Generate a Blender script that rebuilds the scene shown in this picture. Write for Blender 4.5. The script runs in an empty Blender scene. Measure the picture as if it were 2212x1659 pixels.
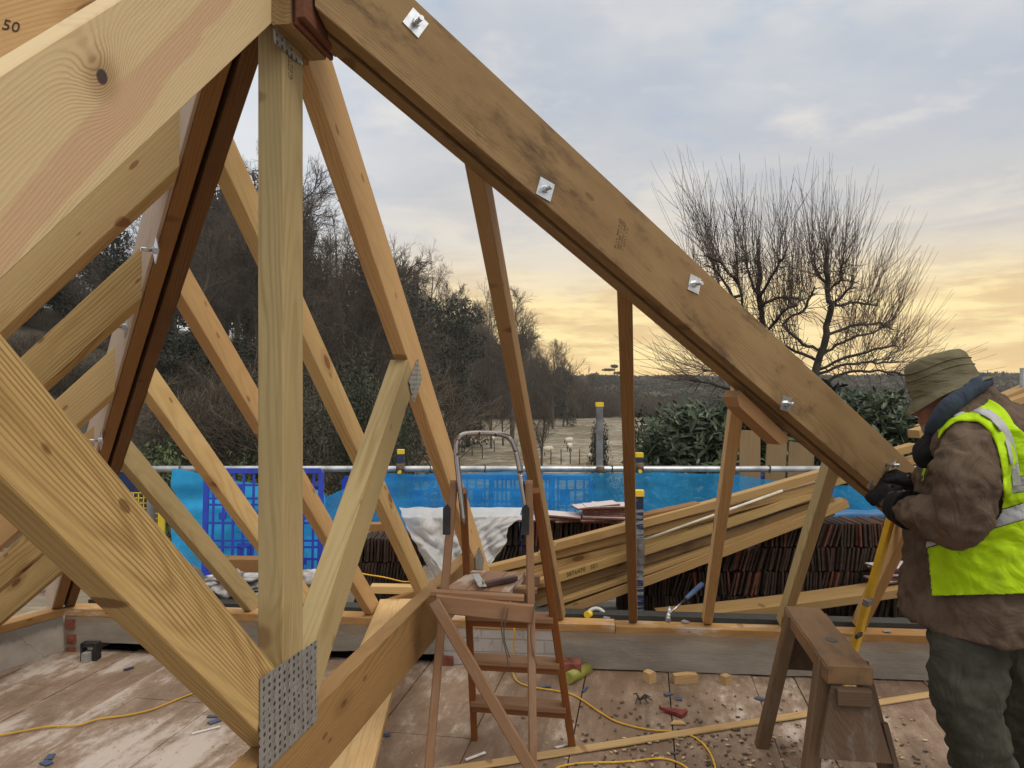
import bpy, bmesh, math, random
from mathutils import Vector, Matrix, noise as mnoise
random.seed(7)
S = bpy.context.scene
COL = S.collection
V = Vector
# ------------------------------------------------------------------ camera, world, light, exposure
CAMZ = 1.5                                   # eye height above the loft floor
cd = bpy.data.cameras.new('camera'); cam = bpy.data.objects.new('camera', cd); COL.objects.link(cam)
cam.location = (0, 0, CAMZ); cam.rotation_euler = (math.pi/2, 0, 0)
cd.sensor_width = 36.0; cd.lens = 36.0*1661/2212; cd.clip_start = 0.05; cd.clip_end = 4000
S.camera = cam
S.view_settings.view_transform = 'Standard'; S.view_settings.look = 'None'
S.view_settings.gamma = 1.0; S.view_settings.exposure = 0.08
S.cycles.use_denoising = True
S.cycles.max_bounces = 6; S.cycles.transparent_max_bounces = 12
S.cycles.volume_bounces = 0

def P(u, v, Y):
    """a point Y metres ahead of the camera on the sight line of a measured pixel of the photo"""
    return V(((u-1106)/1661*Y, Y, CAMZ+(829.5-v)/1661*Y))

class NT:
    def __init__(s, tree): s.t = tree; s.n = tree.nodes; s.l = tree.links
    def new(s, typ, **kw):
        n = s.n.new(typ)
        for k, v in kw.items(): setattr(n, k, v)
        return n
    def put(s, sock, val):
        if hasattr(val, 'is_output') or isinstance(val, bpy.types.NodeSocket): s.l.new(val, sock)
        elif isinstance(val, (tuple, list)) and len(val) == 3 and sock.type == 'RGBA': sock.default_value = (*val, 1)
        else: sock.default_value = val
    def m(s, op, a, b=0.0, c=0.0, clamp=False):
        n = s.new('ShaderNodeMath', operation=op); n.use_clamp = clamp
        for i, x in enumerate((a, b, c)): s.put(n.inputs[i], x)
        return n.outputs[0]
    def vm(s, op, a, b=(0, 0, 0)):
        n = s.new('ShaderNodeVectorMath', operation=op)
        s.put(n.inputs[0], a); s.put(n.inputs[1], b)
        return n.outputs['Value'] if op in ('LENGTH', 'DOT_PRODUCT') else n.outputs[0]
    def mix(s, f, a, b, mode='MIX'):
        n = s.new('ShaderNodeMix', data_type='RGBA', blend_type=mode)
        s.put(n.inputs[0], f); s.put(n.inputs[6], a); s.put(n.inputs[7], b)
        return n.outputs[2]
    def noise(s, vec, scale=5.0, detail=3.0, rough=0.55, out=0, dist=0.0):
        n = s.new('ShaderNodeTexNoise')
        if vec is not None: s.l.new(vec, n.inputs['Vector'])
        n.inputs['Scale'].default_value = scale; n.inputs['Detail'].default_value = detail
        n.inputs['Roughness'].default_value = rough; n.inputs['Distortion'].default_value = dist
        return n.outputs[out]
    def vor(s, vec, scale=5.0, out='Distance', feature='F1', rnd=1.0):
        n = s.new('ShaderNodeTexVoronoi', feature=feature)
        s.l.new(vec, n.inputs['Vector']); n.inputs['Scale'].default_value = scale
        n.inputs['Randomness'].default_value = rnd
        return n.outputs[out]
    def ss(s, x, lo, hi):
        n = s.new('ShaderNodeMapRange', interpolation_type='SMOOTHSTEP')
        s.put(n.inputs[0], x); n.inputs[1].default_value = lo; n.inputs[2].default_value = hi
        return n.outputs[0]
    def xyz(s, vec):
        n = s.new('ShaderNodeSeparateXYZ'); s.l.new(vec, n.inputs[0]); return n.outputs
    def comb(s, x, y, z):
        n = s.new('ShaderNodeCombineXYZ')
        for i, q in enumerate((x, y, z)): s.put(n.inputs[i], q)
        return n.outputs[0]
    def mul(s, vec, t): return s.vm('MULTIPLY', vec, t)
    def bump(s, h, strength=0.3, dist=0.005):
        n = s.new('ShaderNodeBump'); n.inputs['Strength'].default_value = strength
        n.inputs['Distance'].default_value = dist; s.l.new(h, n.inputs['Height']); return n.outputs[0]

SUN_DIR = V((0.55, -0.38, 0.74)).normalized()      # soft bright overcast from above and behind the viewer
w = bpy.data.worlds.new('World'); S.world = w; w.use_nodes = True
def build_world():
    t = NT(w.node_tree); t.n.clear()
    out = t.new('ShaderNodeOutputWorld'); bg = t.new('ShaderNodeBackground')
    t.l.new(bg.outputs[0], out.inputs[0]); bg.inputs[1].default_value = 0.1
    sky = t.new('ShaderNodeTexSky', sky_type='NISHITA'); sky.sun_disc = False
    sky.sun_elevation = math.asin(SUN_DIR.z); sky.sun_rotation = math.atan2(SUN_DIR.x, SUN_DIR.y)
    tc = t.new('ShaderNodeTexCoord'); d = t.vm('NORMALIZE', tc.outputs['Generated'])
    x, y, z = t.xyz(d)
    el = t.m('ARCSINE', z)                                # elevation, radians
    az = t.m('ARCTAN2', x, y)                             # azimuth from straight ahead
    # flattened coordinates: clouds are thin sheets seen edge-on towards the horizon
    zc = t.m('ADD', t.m('MAXIMUM', z, 0.0), 0.10)
    cp = t.comb(t.m('DIVIDE', x, zc), t.m('DIVIDE', y, zc), 0.0)
    n1 = t.noise(t.vm('ADD', cp, (3.3, 1.7, 0.4)), 0.55, 5, 0.55)
    n2 = t.noise(t.vm('ADD', cp, (9.1, 4.2, 2.0)), 1.5, 5, 0.6)
    band = t.comb(t.m('MULTIPLY', az, 5.0), t.m('MULTIPLY', el, 24.0), 1.3)
    n3 = t.noise(band, 1.0, 5, 0.6, dist=0.6)
    n4 = t.noise(t.comb(t.m('MULTIPLY', az, 9.0), t.m('MULTIPLY', el, 48.0), 7.0), 1.0, 4, 0.6)
    grey = t.mix(t.ss(n1, 0.40, 0.60), (0.50, 0.545, 0.625), (0.74, 0.74, 0.735))
    grey = t.mix(t.m('MULTIPLY', t.ss(n2, 0.50, 0.68), 0.75), grey, (0.86, 0.81, 0.755))
    grey = t.mix(t.m('MULTIPLY', t.ss(n2, 0.47, 0.30), 0.85), grey, (0.39, 0.50, 0.66))
    # brighter, whiter cloud in the left half
    left = t.ss(az, -0.05, -0.40)
    grey = t.mix(t.m('MULTIPLY', left, 0.75), grey, (0.82, 0.855, 0.90))
    # warm sunset band low down ahead and to the right
    warmaz = t.m('MULTIPLY', t.ss(az, -0.45, 0.0), t.ss(az, 2.2, 1.0))
    lowish = t.ss(t.m('ADD', el, t.m('MULTIPLY', t.m('SUBTRACT', n3, 0.5), 0.13)), 0.36, 0.10)
    peach = t.mix(t.ss(n3, 0.38, 0.62), (0.66, 0.61, 0.565), (0.92, 0.79, 0.60))
    c = t.mix(t.m('MULTIPLY', t.m('MULTIPLY', lowish, warmaz), 0.85), grey, peach)
    low2 = t.ss(t.m('ADD', el, t.m('MULTIPLY', t.m('SUBTRACT', n3, 0.5), 0.10)), 0.19, 0.085)
    yel = t.mix(t.ss(n4, 0.40, 0.62), (0.96, 0.65, 0.26), (1.28, 1.0, 0.44))
    c = t.mix(t.m('MULTIPLY', t.m('MULTIPLY', low2, warmaz), 0.95), c, yel)
    low3 = t.m('MULTIPLY', t.ss(el, 0.045, -0.01), warmaz)
    c = t.mix(t.m('MULTIPLY', low3, 0.8), c, (1.20, 0.78, 0.31))
    # an overcast dome is about twice as bright overhead as low down
    c = t.mix(t.ss(el, 0.42, 0.9), c, t.mix(1.0, c, (1.08, 1.0, 0.86), 'MULTIPLY'))
    over = t.m('ADD', 1.0, t.m('MULTIPLY', t.ss(el, 0.50, 1.2), OVER))
    back = t.m('ADD', 1.0, t.m('MULTIPLY', t.ss(y, 0.30, -0.6), BACK))
    c = t.vm('SCALE', c); sc = c.node
    t.l.new(t.m('MULTIPLY', t.m('MULTIPLY', over, back), 10.0), sc.inputs[3])
    c = t.mix(0.93, sky.outputs[0], c)
    t.l.new(c, bg.inputs[0])
OVER, BACK = 0.95, 0.0
build_world()
sd = bpy.data.lights.new('sun', 'SUN'); sun = bpy.data.objects.new('sun', sd); COL.objects.link(sun)
sd.energy = 1.5; sd.angle = math.radians(34); sd.color = (1.0, 0.92, 0.80)
sun.rotation_euler = (-SUN_DIR).to_track_quat('-Z', 'Y').to_euler()

# ------------------------------------------------------------------ materials
MATS = {}
def mat(name, fn):
    if name in MATS: return MATS[name]
    m = bpy.data.materials.new(name); m.use_nodes = True
    t = NT(m.node_tree); t.n.clear()
    t.out = t.new('ShaderNodeOutputMaterial'); t.b = t.new('ShaderNodeBsdfPrincipled')
    t.l.new(t.b.outputs[0], t.out.inputs[0])
    tc = t.new('ShaderNodeTexCoord'); t.obj = tc.outputs['Object']
    oi = t.new('ShaderNodeObjectInfo'); t.rnd = oi.outputs['Random']
    fn(t); MATS[name] = m
    return m
def setb(t, col=None, rough=0.6, metal=0.0, bump=None, spec=None):
    if col is not None: t.put(t.b.inputs['Base Color'], col)
    t.put(t.b.inputs['Roughness'], rough); t.put(t.b.inputs['Metallic'], metal)
    if spec is not None: t.put(t.b.inputs['Specular IOR Level'], spec)
    if bump is not None: t.l.new(bump, t.b.inputs['Normal'])

def wood(name, light, dark, blotch, freq=120, contrast=0.8, knots=1.0, blotchy=0.5, rough=0.7, kscale=(2.4, 1.3, 6.5), stain=None, tilt=0.05, streak=0.45, band=None):
    light, dark, blotch = [(min(1, c[0]*1.03), c[1]*0.965, c[2]*0.87) for c in (light, dark, blotch)]
    def fn(t):
        r3 = t.comb(t.m('MULTIPLY', t.rnd, 37.0), t.m('MULTIPLY', t.rnd, 11.3), t.m('MULTIPLY', t.rnd, 5.7))
        p = t.obj; x, y, z = t.xyz(p)
        q = t.vm('ADD', p, r3)
        wv = t.noise(t.mul(q, (1.3, 7, 7)), 1.0, 2, 0.5, out=1)
        wx, wy, wz = t.xyz(wv)
        wv2 = t.noise(t.mul(q, (7, 30, 30)), 1.0, 2, 0.5)
        d = t.vor(t.mul(q, kscale), 1.0)
        kn = t.m('POWER', 2.718, t.m('MULTIPLY', t.m('MULTIPLY', d, d), -28.0))
        oy = t.m('MULTIPLY', t.m('SUBTRACT', t.rnd, 0.5), 0.16)
        yy = t.m('ADD', t.m('ADD', y, oy), t.m('ADD', t.m('MULTIPLY', x, tilt), t.m('MULTIPLY', t.m('SUBTRACT', wy, 0.5), 0.06)))
        zz = t.m('ADD', t.m('ADD', z, t.m('SUBTRACT', t.m('MULTIPLY', t.m('FRACT', t.m('MULTIPLY', t.rnd, 7.31)), 0.10), 0.09)),
                 t.m('MULTIPLY', t.m('SUBTRACT', wz, 0.5), 0.05))
        r = t.m('SQRT', t.m('ADD', t.m('MULTIPLY', yy, yy), t.m('MULTIPLY', zz, zz)))
        ph = t.m('ADD', t.m('MULTIPLY', r, freq*6.283), t.m('ADD', t.m('MULTIPLY', kn, 9.0*knots), t.m('MULTIPLY', wv2, 3.0)))
        v = t.m('ADD', 0.5, t.m('MULTIPLY', t.m('SINE', ph), 0.5))
        v = t.m('POWER', v, 2.2)
        big = t.noise(t.mul(q, (1.6, 9, 9)), 1.0, 4, 0.6)
        amt = t.m('MULTIPLY', v, t.m('MULTIPLY', t.ss(big, 0.25, 0.75), contrast))
        c = t.mix(amt, light, dark)
        # close, nearly straight growth lines that bend round the knots
        zl = t.m('ADD', t.m('ADD', z, t.m('MULTIPLY', y, 0.4)), t.m('MULTIPLY', t.m('SUBTRACT', t.noise(t.mul(q, (1.1, 5, 5)), 1.0, 2, 0.5), 0.5), 0.05))
        sl = t.m('SINE', t.m('ADD', t.m('MULTIPLY', zl, 6.283*freq*1.35), t.m('ADD', t.m('ADD', t.m('MULTIPLY', kn, 14.0), t.m('MULTIPLY', wv2, 5.0)), t.m('MULTIPLY', t.noise(t.mul(q, (0.7, 48, 48)), 1.0, 2, 0.5), 11.0))))
        sm = t.ss(t.noise(t.mul(t.vm('ADD', q, (7, 1, 3)), (0.9, 11, 11)), 1.0, 2, 0.5), 0.42, 0.66)
        if band: sm = t.m('MAXIMUM', t.m('MULTIPLY', sm, 0.35), t.ss(t.m('ADD', z, t.m('MULTIPLY', t.m('SUBTRACT', t.noise(t.mul(q, (2.5, 9, 9)), 1.0, 3, 0.5), 0.5), 0.09)), *band))
        c = t.mix(t.m('MULTIPLY', t.m('MULTIPLY', sm, t.ss(sl, -0.2, 0.9)), streak), c, dark)
        bl = t.noise(t.mul(t.vm('ADD', q, (5, 3, 1)), (2.2, 6, 6)), 1.0, 5, 0.62)
        c = t.mix(t.m('MULTIPLY', t.ss(bl, 0.44, 0.72), blotchy), c, blotch)
        if stain is not None:
            st = t.noise(t.mul(t.vm('ADD', q, (1, 8, 4)), (3, 9, 9)), 1.0, 6, 0.7)
            c = t.mix(t.m('MULTIPLY', t.ss(st, 0.51, 0.70), stain[1]), c, stain[0])
        c = t.mix(t.m('MULTIPLY', t.ss(d, 0.24, 0.13), 0.55*min(1, knots)), c, dark)
        kcol = (dark[0]*0.55, dark[1]*0.38, dark[2]*0.36)
        c = t.mix(t.m('MULTIPLY', t.ss(t.m('ADD', d, t.m('MULTIPLY', wv2, 0.04)), 0.135, 0.10), 0.9*min(1, knots)), c, kcol)
        d2 = t.vor(t.mul(t.vm('ADD', q, (3, 2, 6)), (5.5, 2.2, 13)), 1.0)
        c = t.mix(t.m('MULTIPLY', t.ss(d2, 0.12, 0.08), 0.7*min(1, knots)), c, kcol)
        fib = t.noise(t.mul(q, (9, 420, 420)), 1.0, 2, 0.6)
        c = t.mix(0.35, c, t.mix(fib, (0.35, 0.35, 0.35), (0.75, 0.75, 0.75)), 'OVERLAY')
        hv = t.m('ADD', t.m('MULTIPLY', v, 0.3), fib)
        # each piece of timber a little lighter or darker
        vv = t.new('ShaderNodeHueSaturation'); t.l.new(c, vv.inputs['Color'])
        t.l.new(t.m('ADD', 0.88, t.m('MULTIPLY', t.m('FRACT', t.m('MULTIPLY', t.rnd, 13.7)), 0.24)), vv.inputs['Value'])
        setb(t, vv.outputs[0], rough, 0, t.bump(hv, 0.25, 0.002), 0.25)
    return mat(name, fn)

pine_treated = wood('pine_treated', (0.47, 0.345, 0.155), (0.20, 0.115, 0.04), (0.33, 0.225, 0.085), freq=95, contrast=0.8, blotchy=0.6, knots=0.9, streak=0.85)
pine_fresh   = wood('pine_fresh', (0.56, 0.42, 0.21), (0.37, 0.23, 0.095), (0.50, 0.33, 0.165), freq=85, contrast=0.65, blotchy=0.55, knots=1.0, kscale=(2.6, 1.3, 6))
pine_strut   = wood('pine_strut', (0.46, 0.335, 0.15), (0.165, 0.09, 0.03), (0.33, 0.225, 0.085), freq=100, contrast=0.6, blotchy=0.6, knots=1.0, streak=0.68, band=(0.005, 0.05))
pine_green   = wood('pine_green', (0.42, 0.335, 0.18), (0.255, 0.18, 0.075), (0.34, 0.285, 0.15), freq=90, contrast=0.7, blotchy=0.6, knots=0.7)
pine_warm    = wood('pine_warm', (0.50, 0.335, 0.165), (0.31, 0.175, 0.07), (0.43, 0.27, 0.125), freq=110, contrast=0.55, blotchy=0.5, knots=0.9)
pine_brown   = wood('pine_brown', (0.245, 0.168, 0.084), (0.12, 0.068, 0.028), (0.165, 0.10, 0.045), freq=140, contrast=0.6, blotchy=0.7, knots=0.7,
                    stain=((0.075, 0.043, 0.022), 0.9))
pine_amber   = wood('pine_amber', (0.32, 0.205, 0.10), (0.20, 0.115, 0.05), (0.26, 0.15, 0.07), freq=110, contrast=0.5, blotchy=0.6, knots=0.9)
pine_dark    = wood('pine_dark', (0.155, 0.082, 0.035), (0.07, 0.035, 0.015), (0.09, 0.045, 0.02), freq=110, contrast=0.7, blotchy=0.8, knots=0.6)
pine_ginger  = wood('pine_ginger', (0.26, 0.145, 0.058), (0.16, 0.08, 0.03), (0.21, 0.105, 0.04), freq=110, contrast=0.5, blotchy=0.5, knots=0.6)
pine_stack   = wood('pine_stack', (0.36, 0.245, 0.11), (0.20, 0.12, 0.05), (0.27, 0.17, 0.075), freq=110, contrast=0.6, blotchy=0.6, knots=0.8)
plate_wood   = wood('plate_wood', (0.42, 0.255, 0.105), (0.24, 0.12, 0.04), (0.31, 0.15, 0.045), freq=110, contrast=0.5, blotchy=0.7, knots=0.7, stain=((0.60, 0.55, 0.50), 0.8))
old_wood     = wood('old_wood', (0.25, 0.155, 0.085), (0.13, 0.075, 0.04), (0.19, 0.105, 0.055), freq=160, contrast=0.5, blotchy=0.7, knots=0.4, stain=((0.085, 0.056, 0.038), 0.6))
old_leg      = wood('old_leg', (0.155, 0.10, 0.06), (0.085, 0.052, 0.03), (0.12, 0.072, 0.042), freq=160, contrast=0.5, blotchy=0.7, knots=0.4, stain=((0.24, 0.19, 0.15), 0.4))
ladder_wood  = wood('ladder_wood', (0.255, 0.15, 0.09), (0.16, 0.088, 0.05), (0.20, 0.105, 0.055), freq=170, contrast=0.4, blotchy=0.6, knots=0.2, stain=((0.31, 0.22, 0.155), 0.5))
ladder_red   = wood('ladder_red', (0.22, 0.082, 0.024), (0.15, 0.05, 0.015), (0.16, 0.065, 0.025), freq=170, contrast=0.4, blotchy=0.6, knots=0.2, rough=0.45)
horse_dark   = wood('horse_dark', (0.105, 0.07, 0.047), (0.055, 0.035, 0.023), (0.08, 0.05, 0.035), freq=150, contrast=0.5, blotchy=0.7, knots=0.3, stain=((0.20, 0.175, 0.155), 0.55))
skylit_grey = wood('skylit_grey', (0.42, 0.34, 0.285), (0.33, 0.255, 0.205), (0.37, 0.285, 0.235), freq=40, contrast=0.35, blotchy=0.6, knots=0.1)  # pale grey carries the sky light on the left hip's side face
ply_red      = wood('ply_red', (0.17, 0.072, 0.042), (0.09, 0.035, 0.02), (0.12, 0.05, 0.03), freq=60, contrast=0.5, blotchy=0.6, knots=0.1)
lath_wood    = wood('lath_wood', (0.56, 0.40, 0.21), (0.38, 0.23, 0.10), (0.42, 0.27, 0.125), freq=90, contrast=0.6, blotchy=0.5, knots=0.9, kscale=(2.2, 6, 6))

def plain(name, col, rough=0.6, metal=0.0, var=0.15, scale=20.0, bump=0.0, spec=None):
    def fn(t):
        n = t.noise(t.vm('ADD', t.obj, t.comb(t.m('MULTIPLY', t.rnd, 30.0), 0.0, 0.0)), scale, 5, 0.6)
        c = t.mix(t.ss(n, 0.3, 0.7), tuple(a*(1-var) for a in col), tuple(min(1, a*(1+var)) for a in col))
        setb(t, c, rough, metal, t.bump(n, bump, 0.004) if bump else None, spec)
    return mat(name, fn)
zinc      = plain('zinc', (0.62, 0.64, 0.66), 0.32, 0.9, 0.12, 60)
galv      = plain('galvanised_steel', (0.46, 0.47, 0.48), 0.42, 0.7, 0.25, 45)
hole_dark = plain('hole_dark', (0.035, 0.033, 0.03), 0.8)
chrome    = plain('chrome', (0.36, 0.32, 0.30), 0.24, 1.0, 0.1, 12)
black_iron = plain('black_iron', (0.035, 0.035, 0.038), 0.5, 0.4, 0.3)
yellow_cap = plain('yellow_cap', (0.80, 0.56, 0.03), 0.5, 0, 0.05)
yellow_level = plain('yellow_level', (0.62, 0.37, 0.02), 0.4, 0, 0.12, 9)
cable_yellow = plain('cable_yellow', (0.70, 0.40, 0.03), 0.5, 0, 0.12, 14)
blue_plastic = plain('blue_plastic', (0.022, 0.055, 0.46), 0.45, 0, 0.15, 8)
blue_slip = plain('blue_slip', (0.06, 0.09, 0.16), 0.5)
navy = plain('navy', (0.012, 0.025, 0.10), 0.6)
red_paint = plain('red_paint', (0.20, 0.03, 0.025), 0.6, 0, 0.3, 15)
string_grey = plain('string_grey', (0.10, 0.085, 0.06), 0.9)
white_card = plain('white_card', (0.7, 0.68, 0.64), 0.8)
rubble = plain('rubble', (0.30, 0.27, 0.24), 0.9, 0, 0.4, 12, 0.5)
frosty = plain('frosty_slate', (0.30, 0.285, 0.285), 0.9, 0, 0.75, 11, 0.3)
ink = plain('ink', (0.05, 0.035, 0.02), 0.9)
chip = plain('wood_chip', (0.52, 0.38, 0.22), 0.9, 0, 0.3)
dark_chip = plain('dark_chip', (0.13, 0.09, 0.06), 0.9, 0, 0.5, 30)

# ------------------------------------------------------------------ object helpers
def props(o, label=None, cat=None, group=None, kind=None):
    if label: o['label'] = label
    if cat: o['category'] = cat; o['kind'] = 'thing'
    if group: o['group'] = group
    if kind: o['kind'] = kind
    return o
def empty(name, loc=(0, 0, 0), label=None, cat=None, group=None):
    o = bpy.data.objects.new(name, None); o.location = loc; o.empty_display_size = 0.1; COL.objects.link(o)
    return props(o, label, cat, group)
def setparent(o, par):
    if par is not None:
        o.parent = par
        o.matrix_parent_inverse = world_of(par).inverted()
def world_of(o):
    if o.parent is None: return o.matrix_basis.copy()
    return world_of(o.parent) @ o.matrix_parent_inverse @ o.matrix_basis
class MB:
    """collects shapes into one mesh"""
    def __init__(s): s.v = []; s.f = []; s.sm = []
    def add(s, vs, fs, smooth=False):
        k = len(s.v); s.v += [tuple(p) for p in vs]; s.f += [tuple(i+k for i in f) for f in fs]; s.sm += [smooth]*len(fs)
        return s
    def box(s, c, size, rot=None):
        hx, hy, hz = [a/2 for a in size]; c = V(c)
        ps = [V((sx*hx, sy*hy, sz*hz)) for sz in (-1, 1) for sy in (-1, 1) for sx in (-1, 1)]
        if rot is not None: ps = [rot @ p for p in ps]
        return s.add([c+p for p in ps], [(0, 2, 3, 1), (4, 5, 7, 6), (0, 1, 5, 4), (2, 6, 7, 3), (0, 4, 6, 2), (1, 3, 7, 5)])
    def hexa(s, ps):
        """8 corners: bottom 4 then top 4, both counter-clockwise from above"""
        return s.add(ps, [(3, 2, 1, 0), (4, 5, 6, 7), (0, 1, 5, 4), (1, 2, 6, 5), (2, 3, 7, 6), (3, 0, 4, 7)])
    def prism(s, pts, d):
        """flat outline pts extruded by vector d"""
        n = len(pts); d = V(d); a = [V(p) for p in pts]
        return s.add(a+[p+d for p in a], [tuple(range(n))[::-1], tuple(range(n, 2*n))]+[(i, (i+1) % n, n+(i+1) % n, n+i) for i in range(n)])
    def tube(s, pts, rad, n=8, cap=True, smooth=True):
        pts = [V(p) for p in pts]; R = rad if isinstance(rad, (list, tuple)) else [rad]*len(pts)
        vs = []; fs = []; up = None
        for i, p in enumerate(pts):
            d = (pts[min(i+1, len(pts)-1)]-pts[max(i-1, 0)]).normalized()
            if up is None: up = V((0, 0, 1)) if abs(d.z) < 0.9 else V((1, 0, 0))
            a = d.cross(up).normalized(); up = a.cross(d).normalized()
            for k in range(n):
                t = 2*math.pi*k/n; vs.append(p+(a*math.cos(t)+up*math.sin(t))*R[i])
        for i in range(len(pts)-1):
            for k in range(n):
                fs.append((i*n+k, i*n+(k+1) % n, (i+1)*n+(k+1) % n, (i+1)*n+k))
        s.add(vs, fs, smooth)
        if cap:
            m = len(pts)-1; b = len(s.v)-len(vs)
            s.f += [tuple(b+k for k in range(n)), tuple(b+m*n+k for k in range(n))[::-1]]; s.sm += [False, False]
        return s
    def build(s, name, material, parent=None, mw=None, doublesided=False):
        me = bpy.data.meshes.new(name)
        vs = s.v
        if mw is not None:
            inv = mw.inverted(); vs = [inv @ V(p) for p in vs]
        me.from_pydata([tuple(p) for p in vs], [], s.f)
        me.polygons.foreach_set('use_smooth', s.sm)
        bm = bmesh.new(); bm.from_mesh(me); bmesh.ops.recalc_face_normals(bm, faces=bm.faces); bm.to_mesh(me); bm.free()
        me.materials.append(material); me.update()
        o = bpy.data.objects.new(name, me); COL.objects.link(o)
        if mw is not None: o.matrix_basis = mw
        setparent(o, parent)
        return o
def frame(origin, x, up=(0, 0, 1)):
    x = V(x).normalized(); z = V(up); z = (z-x*z.dot(x)).normalized(); y = z.cross(x)
    m = Matrix((x, y, z)).transposed().to_4x4(); m.translation = V(origin); return m
def beam(name, a, b, w, h, material, up=(0, 0, 1), ref=(0, 0), n0=None, n1=None, parent=None, ch=0.0025, label=None, cat=None, group=None, bow=0.0):
    """a sawn timber from a to b: local x along it, y across (width w), z up (depth h).
    ref: which line of the section a-b follows, in (-.5..+.5) of w and h; n0, n1: normals of the end cuts"""
    a = V(a); b = V(b); M = frame(a, b-a, up); R = M.to_3x3(); X, Y, Z = R.col[0], R.col[1], R.col[2]; L = (b-a).length
    oy, oz = -ref[0]*w, -ref[1]*h
    c = min(ch, w*0.2, h*0.2); hw, hh = w/2, h/2
    sec = [(-hw+c, -hh), (hw-c, -hh), (hw, -hh+c), (hw, hh-c), (hw-c, hh), (-hw+c, hh), (-hw, hh-c), (-hw, -hh+c)]
    nseg = max(1, int(L/0.25)) if bow else 1
    vs = []
    for k in range(nseg+1):
        f = k/nseg
        for (y, z) in sec:
            y2, z2 = y+oy, z+oz
            x0 = -(V(n0).dot(Y*y2+Z*z2))/V(n0).dot(X) if n0 is not None else 0.0
            x1 = L-(V(n1).dot(Y*y2+Z*z2))/V(n1).dot(X) if n1 is not None else L
            vs.append((x0+(x1-x0)*f, y2, z2+bow*math.sin(math.pi*f)))
    fs = [tuple(range(8))[::-1], tuple(nseg*8+i for i in range(8))]
    for k in range(nseg):
        fs += [(k*8+i, k*8+(i+1) % 8, (k+1)*8+(i+1) % 8, (k+1)*8+i) for i in range(8)]
    mb = MB().add(vs, fs)
    o = mb.build(name, material); o.matrix_basis = M; setparent(o, parent)
    return props(o, label, cat, group)
# ------------------------------------------------------------------ the building: geometry measured from the photograph
T = V((0.1701, 0.9854, 0)); RG = V((0.9854, -0.1701, 0)); UP = V((0, 0, 1))   # across the span / along the ridge
K0 = 2.37                                                                     # rafter plane: z = K0 - .0798 x - .88 y  (eye level = 0)
def ray(u, v): return (u-1106)/1661, (829.5-v)/1661
def zP(x, y): return K0-0.0798*x-0.88*y+CAMZ
def onP(u, v):
    a, b = ray(u, v); Y = K0/(b+0.0798*a+0.88); return V((a*Y, Y, b*Y+CAMZ))
TR0 = onP(804, 549)                                                           # truss face plane: through TR0 along T
def onV(u, v, p0, d):
    """sight line with the vertical plane through p0 along plan direction d"""
    a, b = ray(u, v); n = V((-d[1], d[0])); Y = (n.x*p0[0]+n.y*p0[1])/(n.x*a+n.y); return V((a*Y, Y, b*Y+CAMZ))
def onTr(u, v): return onV(u, v, TR0, T)
ZPL = CAMZ-1.26                                                               # top of the wall plates
def wallY(x): return 4.0715-0.0987*x

# ---- floor
def floor_mat(t):
    p = t.obj; x, y, z = t.xyz(p)
    bi = t.m('FLOOR', t.m('DIVIDE', y, 0.42)); br = t.new('ShaderNodeTexWhiteNoise', noise_dimensions='1D'); t.l.new(bi, br.inputs['W'])
    off = t.comb(t.m('MULTIPLY', br.outputs[0], 9.0), t.m('MULTIPLY', bi, 3.7), 0.0)
    q = t.vm('ADD', p, off)
    g = t.noise(t.mul(q, (3, 60, 60)), 1.0, 4, 0.6)
    base = t.mix(g, (0.110, 0.063, 0.039), (0.235, 0.155, 0.102))
    base = t.mix(t.m('MULTIPLY', br.outputs[0], 0.45), base, (0.30, 0.185, 0.11))
    wet = t.noise(t.mul(q, (1.6, 3.2, 3)), 1.0, 5, 0.65)
    base = t.mix(t.m('MULTIPLY', t.ss(wet, 0.52, 0.68), 0.75), base, (0.125, 0.072, 0.048))
    fr = t.noise(t.mul(q, (1.5, 4.5, 3)), 1.0, 8, 0.7)
    fr2 = t.noise(t.mul(p, (6, 10, 5)), 1.0, 6, 0.75)
    sc = t.noise(p, 0.8, 2, 0.5)
    f = t.m('ADD', t.m('MULTIPLY', fr, 0.65), t.m('ADD', t.m('MULTIPLY', fr2, 0.35), t.m('ADD', t.m('MULTIPLY', t.m('SUBTRACT', sc, 0.5), 0.30), t.m('SUBTRACT', t.m('MULTIPLY', t.ss(y, 0.3, 1.6), 0.065), 0.008))))
    c = t.mix(t.m('MULTIPLY', t.ss(f, 0.42, 0.62), 0.85), base, (0.37, 0.268, 0.19))
    c = t.mix(t.m('MULTIPLY', t.ss(f, 0.545, 0.66), 0.85), c, (0.62, 0.525, 0.465))
    sp = t.noise(p, 45, 4, 0.7)
    c = t.mix(t.m('MULTIPLY', t.ss(sp, 0.60, 0.75), 0.55), c, (0.12, 0.075, 0.05))
    sp2 = t.noise(t.vm('ADD', p, (4, 4, 4)), 75, 3, 0.7)
    c = t.mix(t.m('MULTIPLY', t.ss(sp2, 0.62, 0.75), 0.5), c, (0.55, 0.46, 0.37))
    setb(t, c, t.m('ADD', 0.55, t.m('MULTIPLY', f, 0.4)), 0, t.bump(t.m('ADD', sp, f), 0.35, 0.004))
FLOORM = mat('floor_boards', floor_mat)
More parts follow.
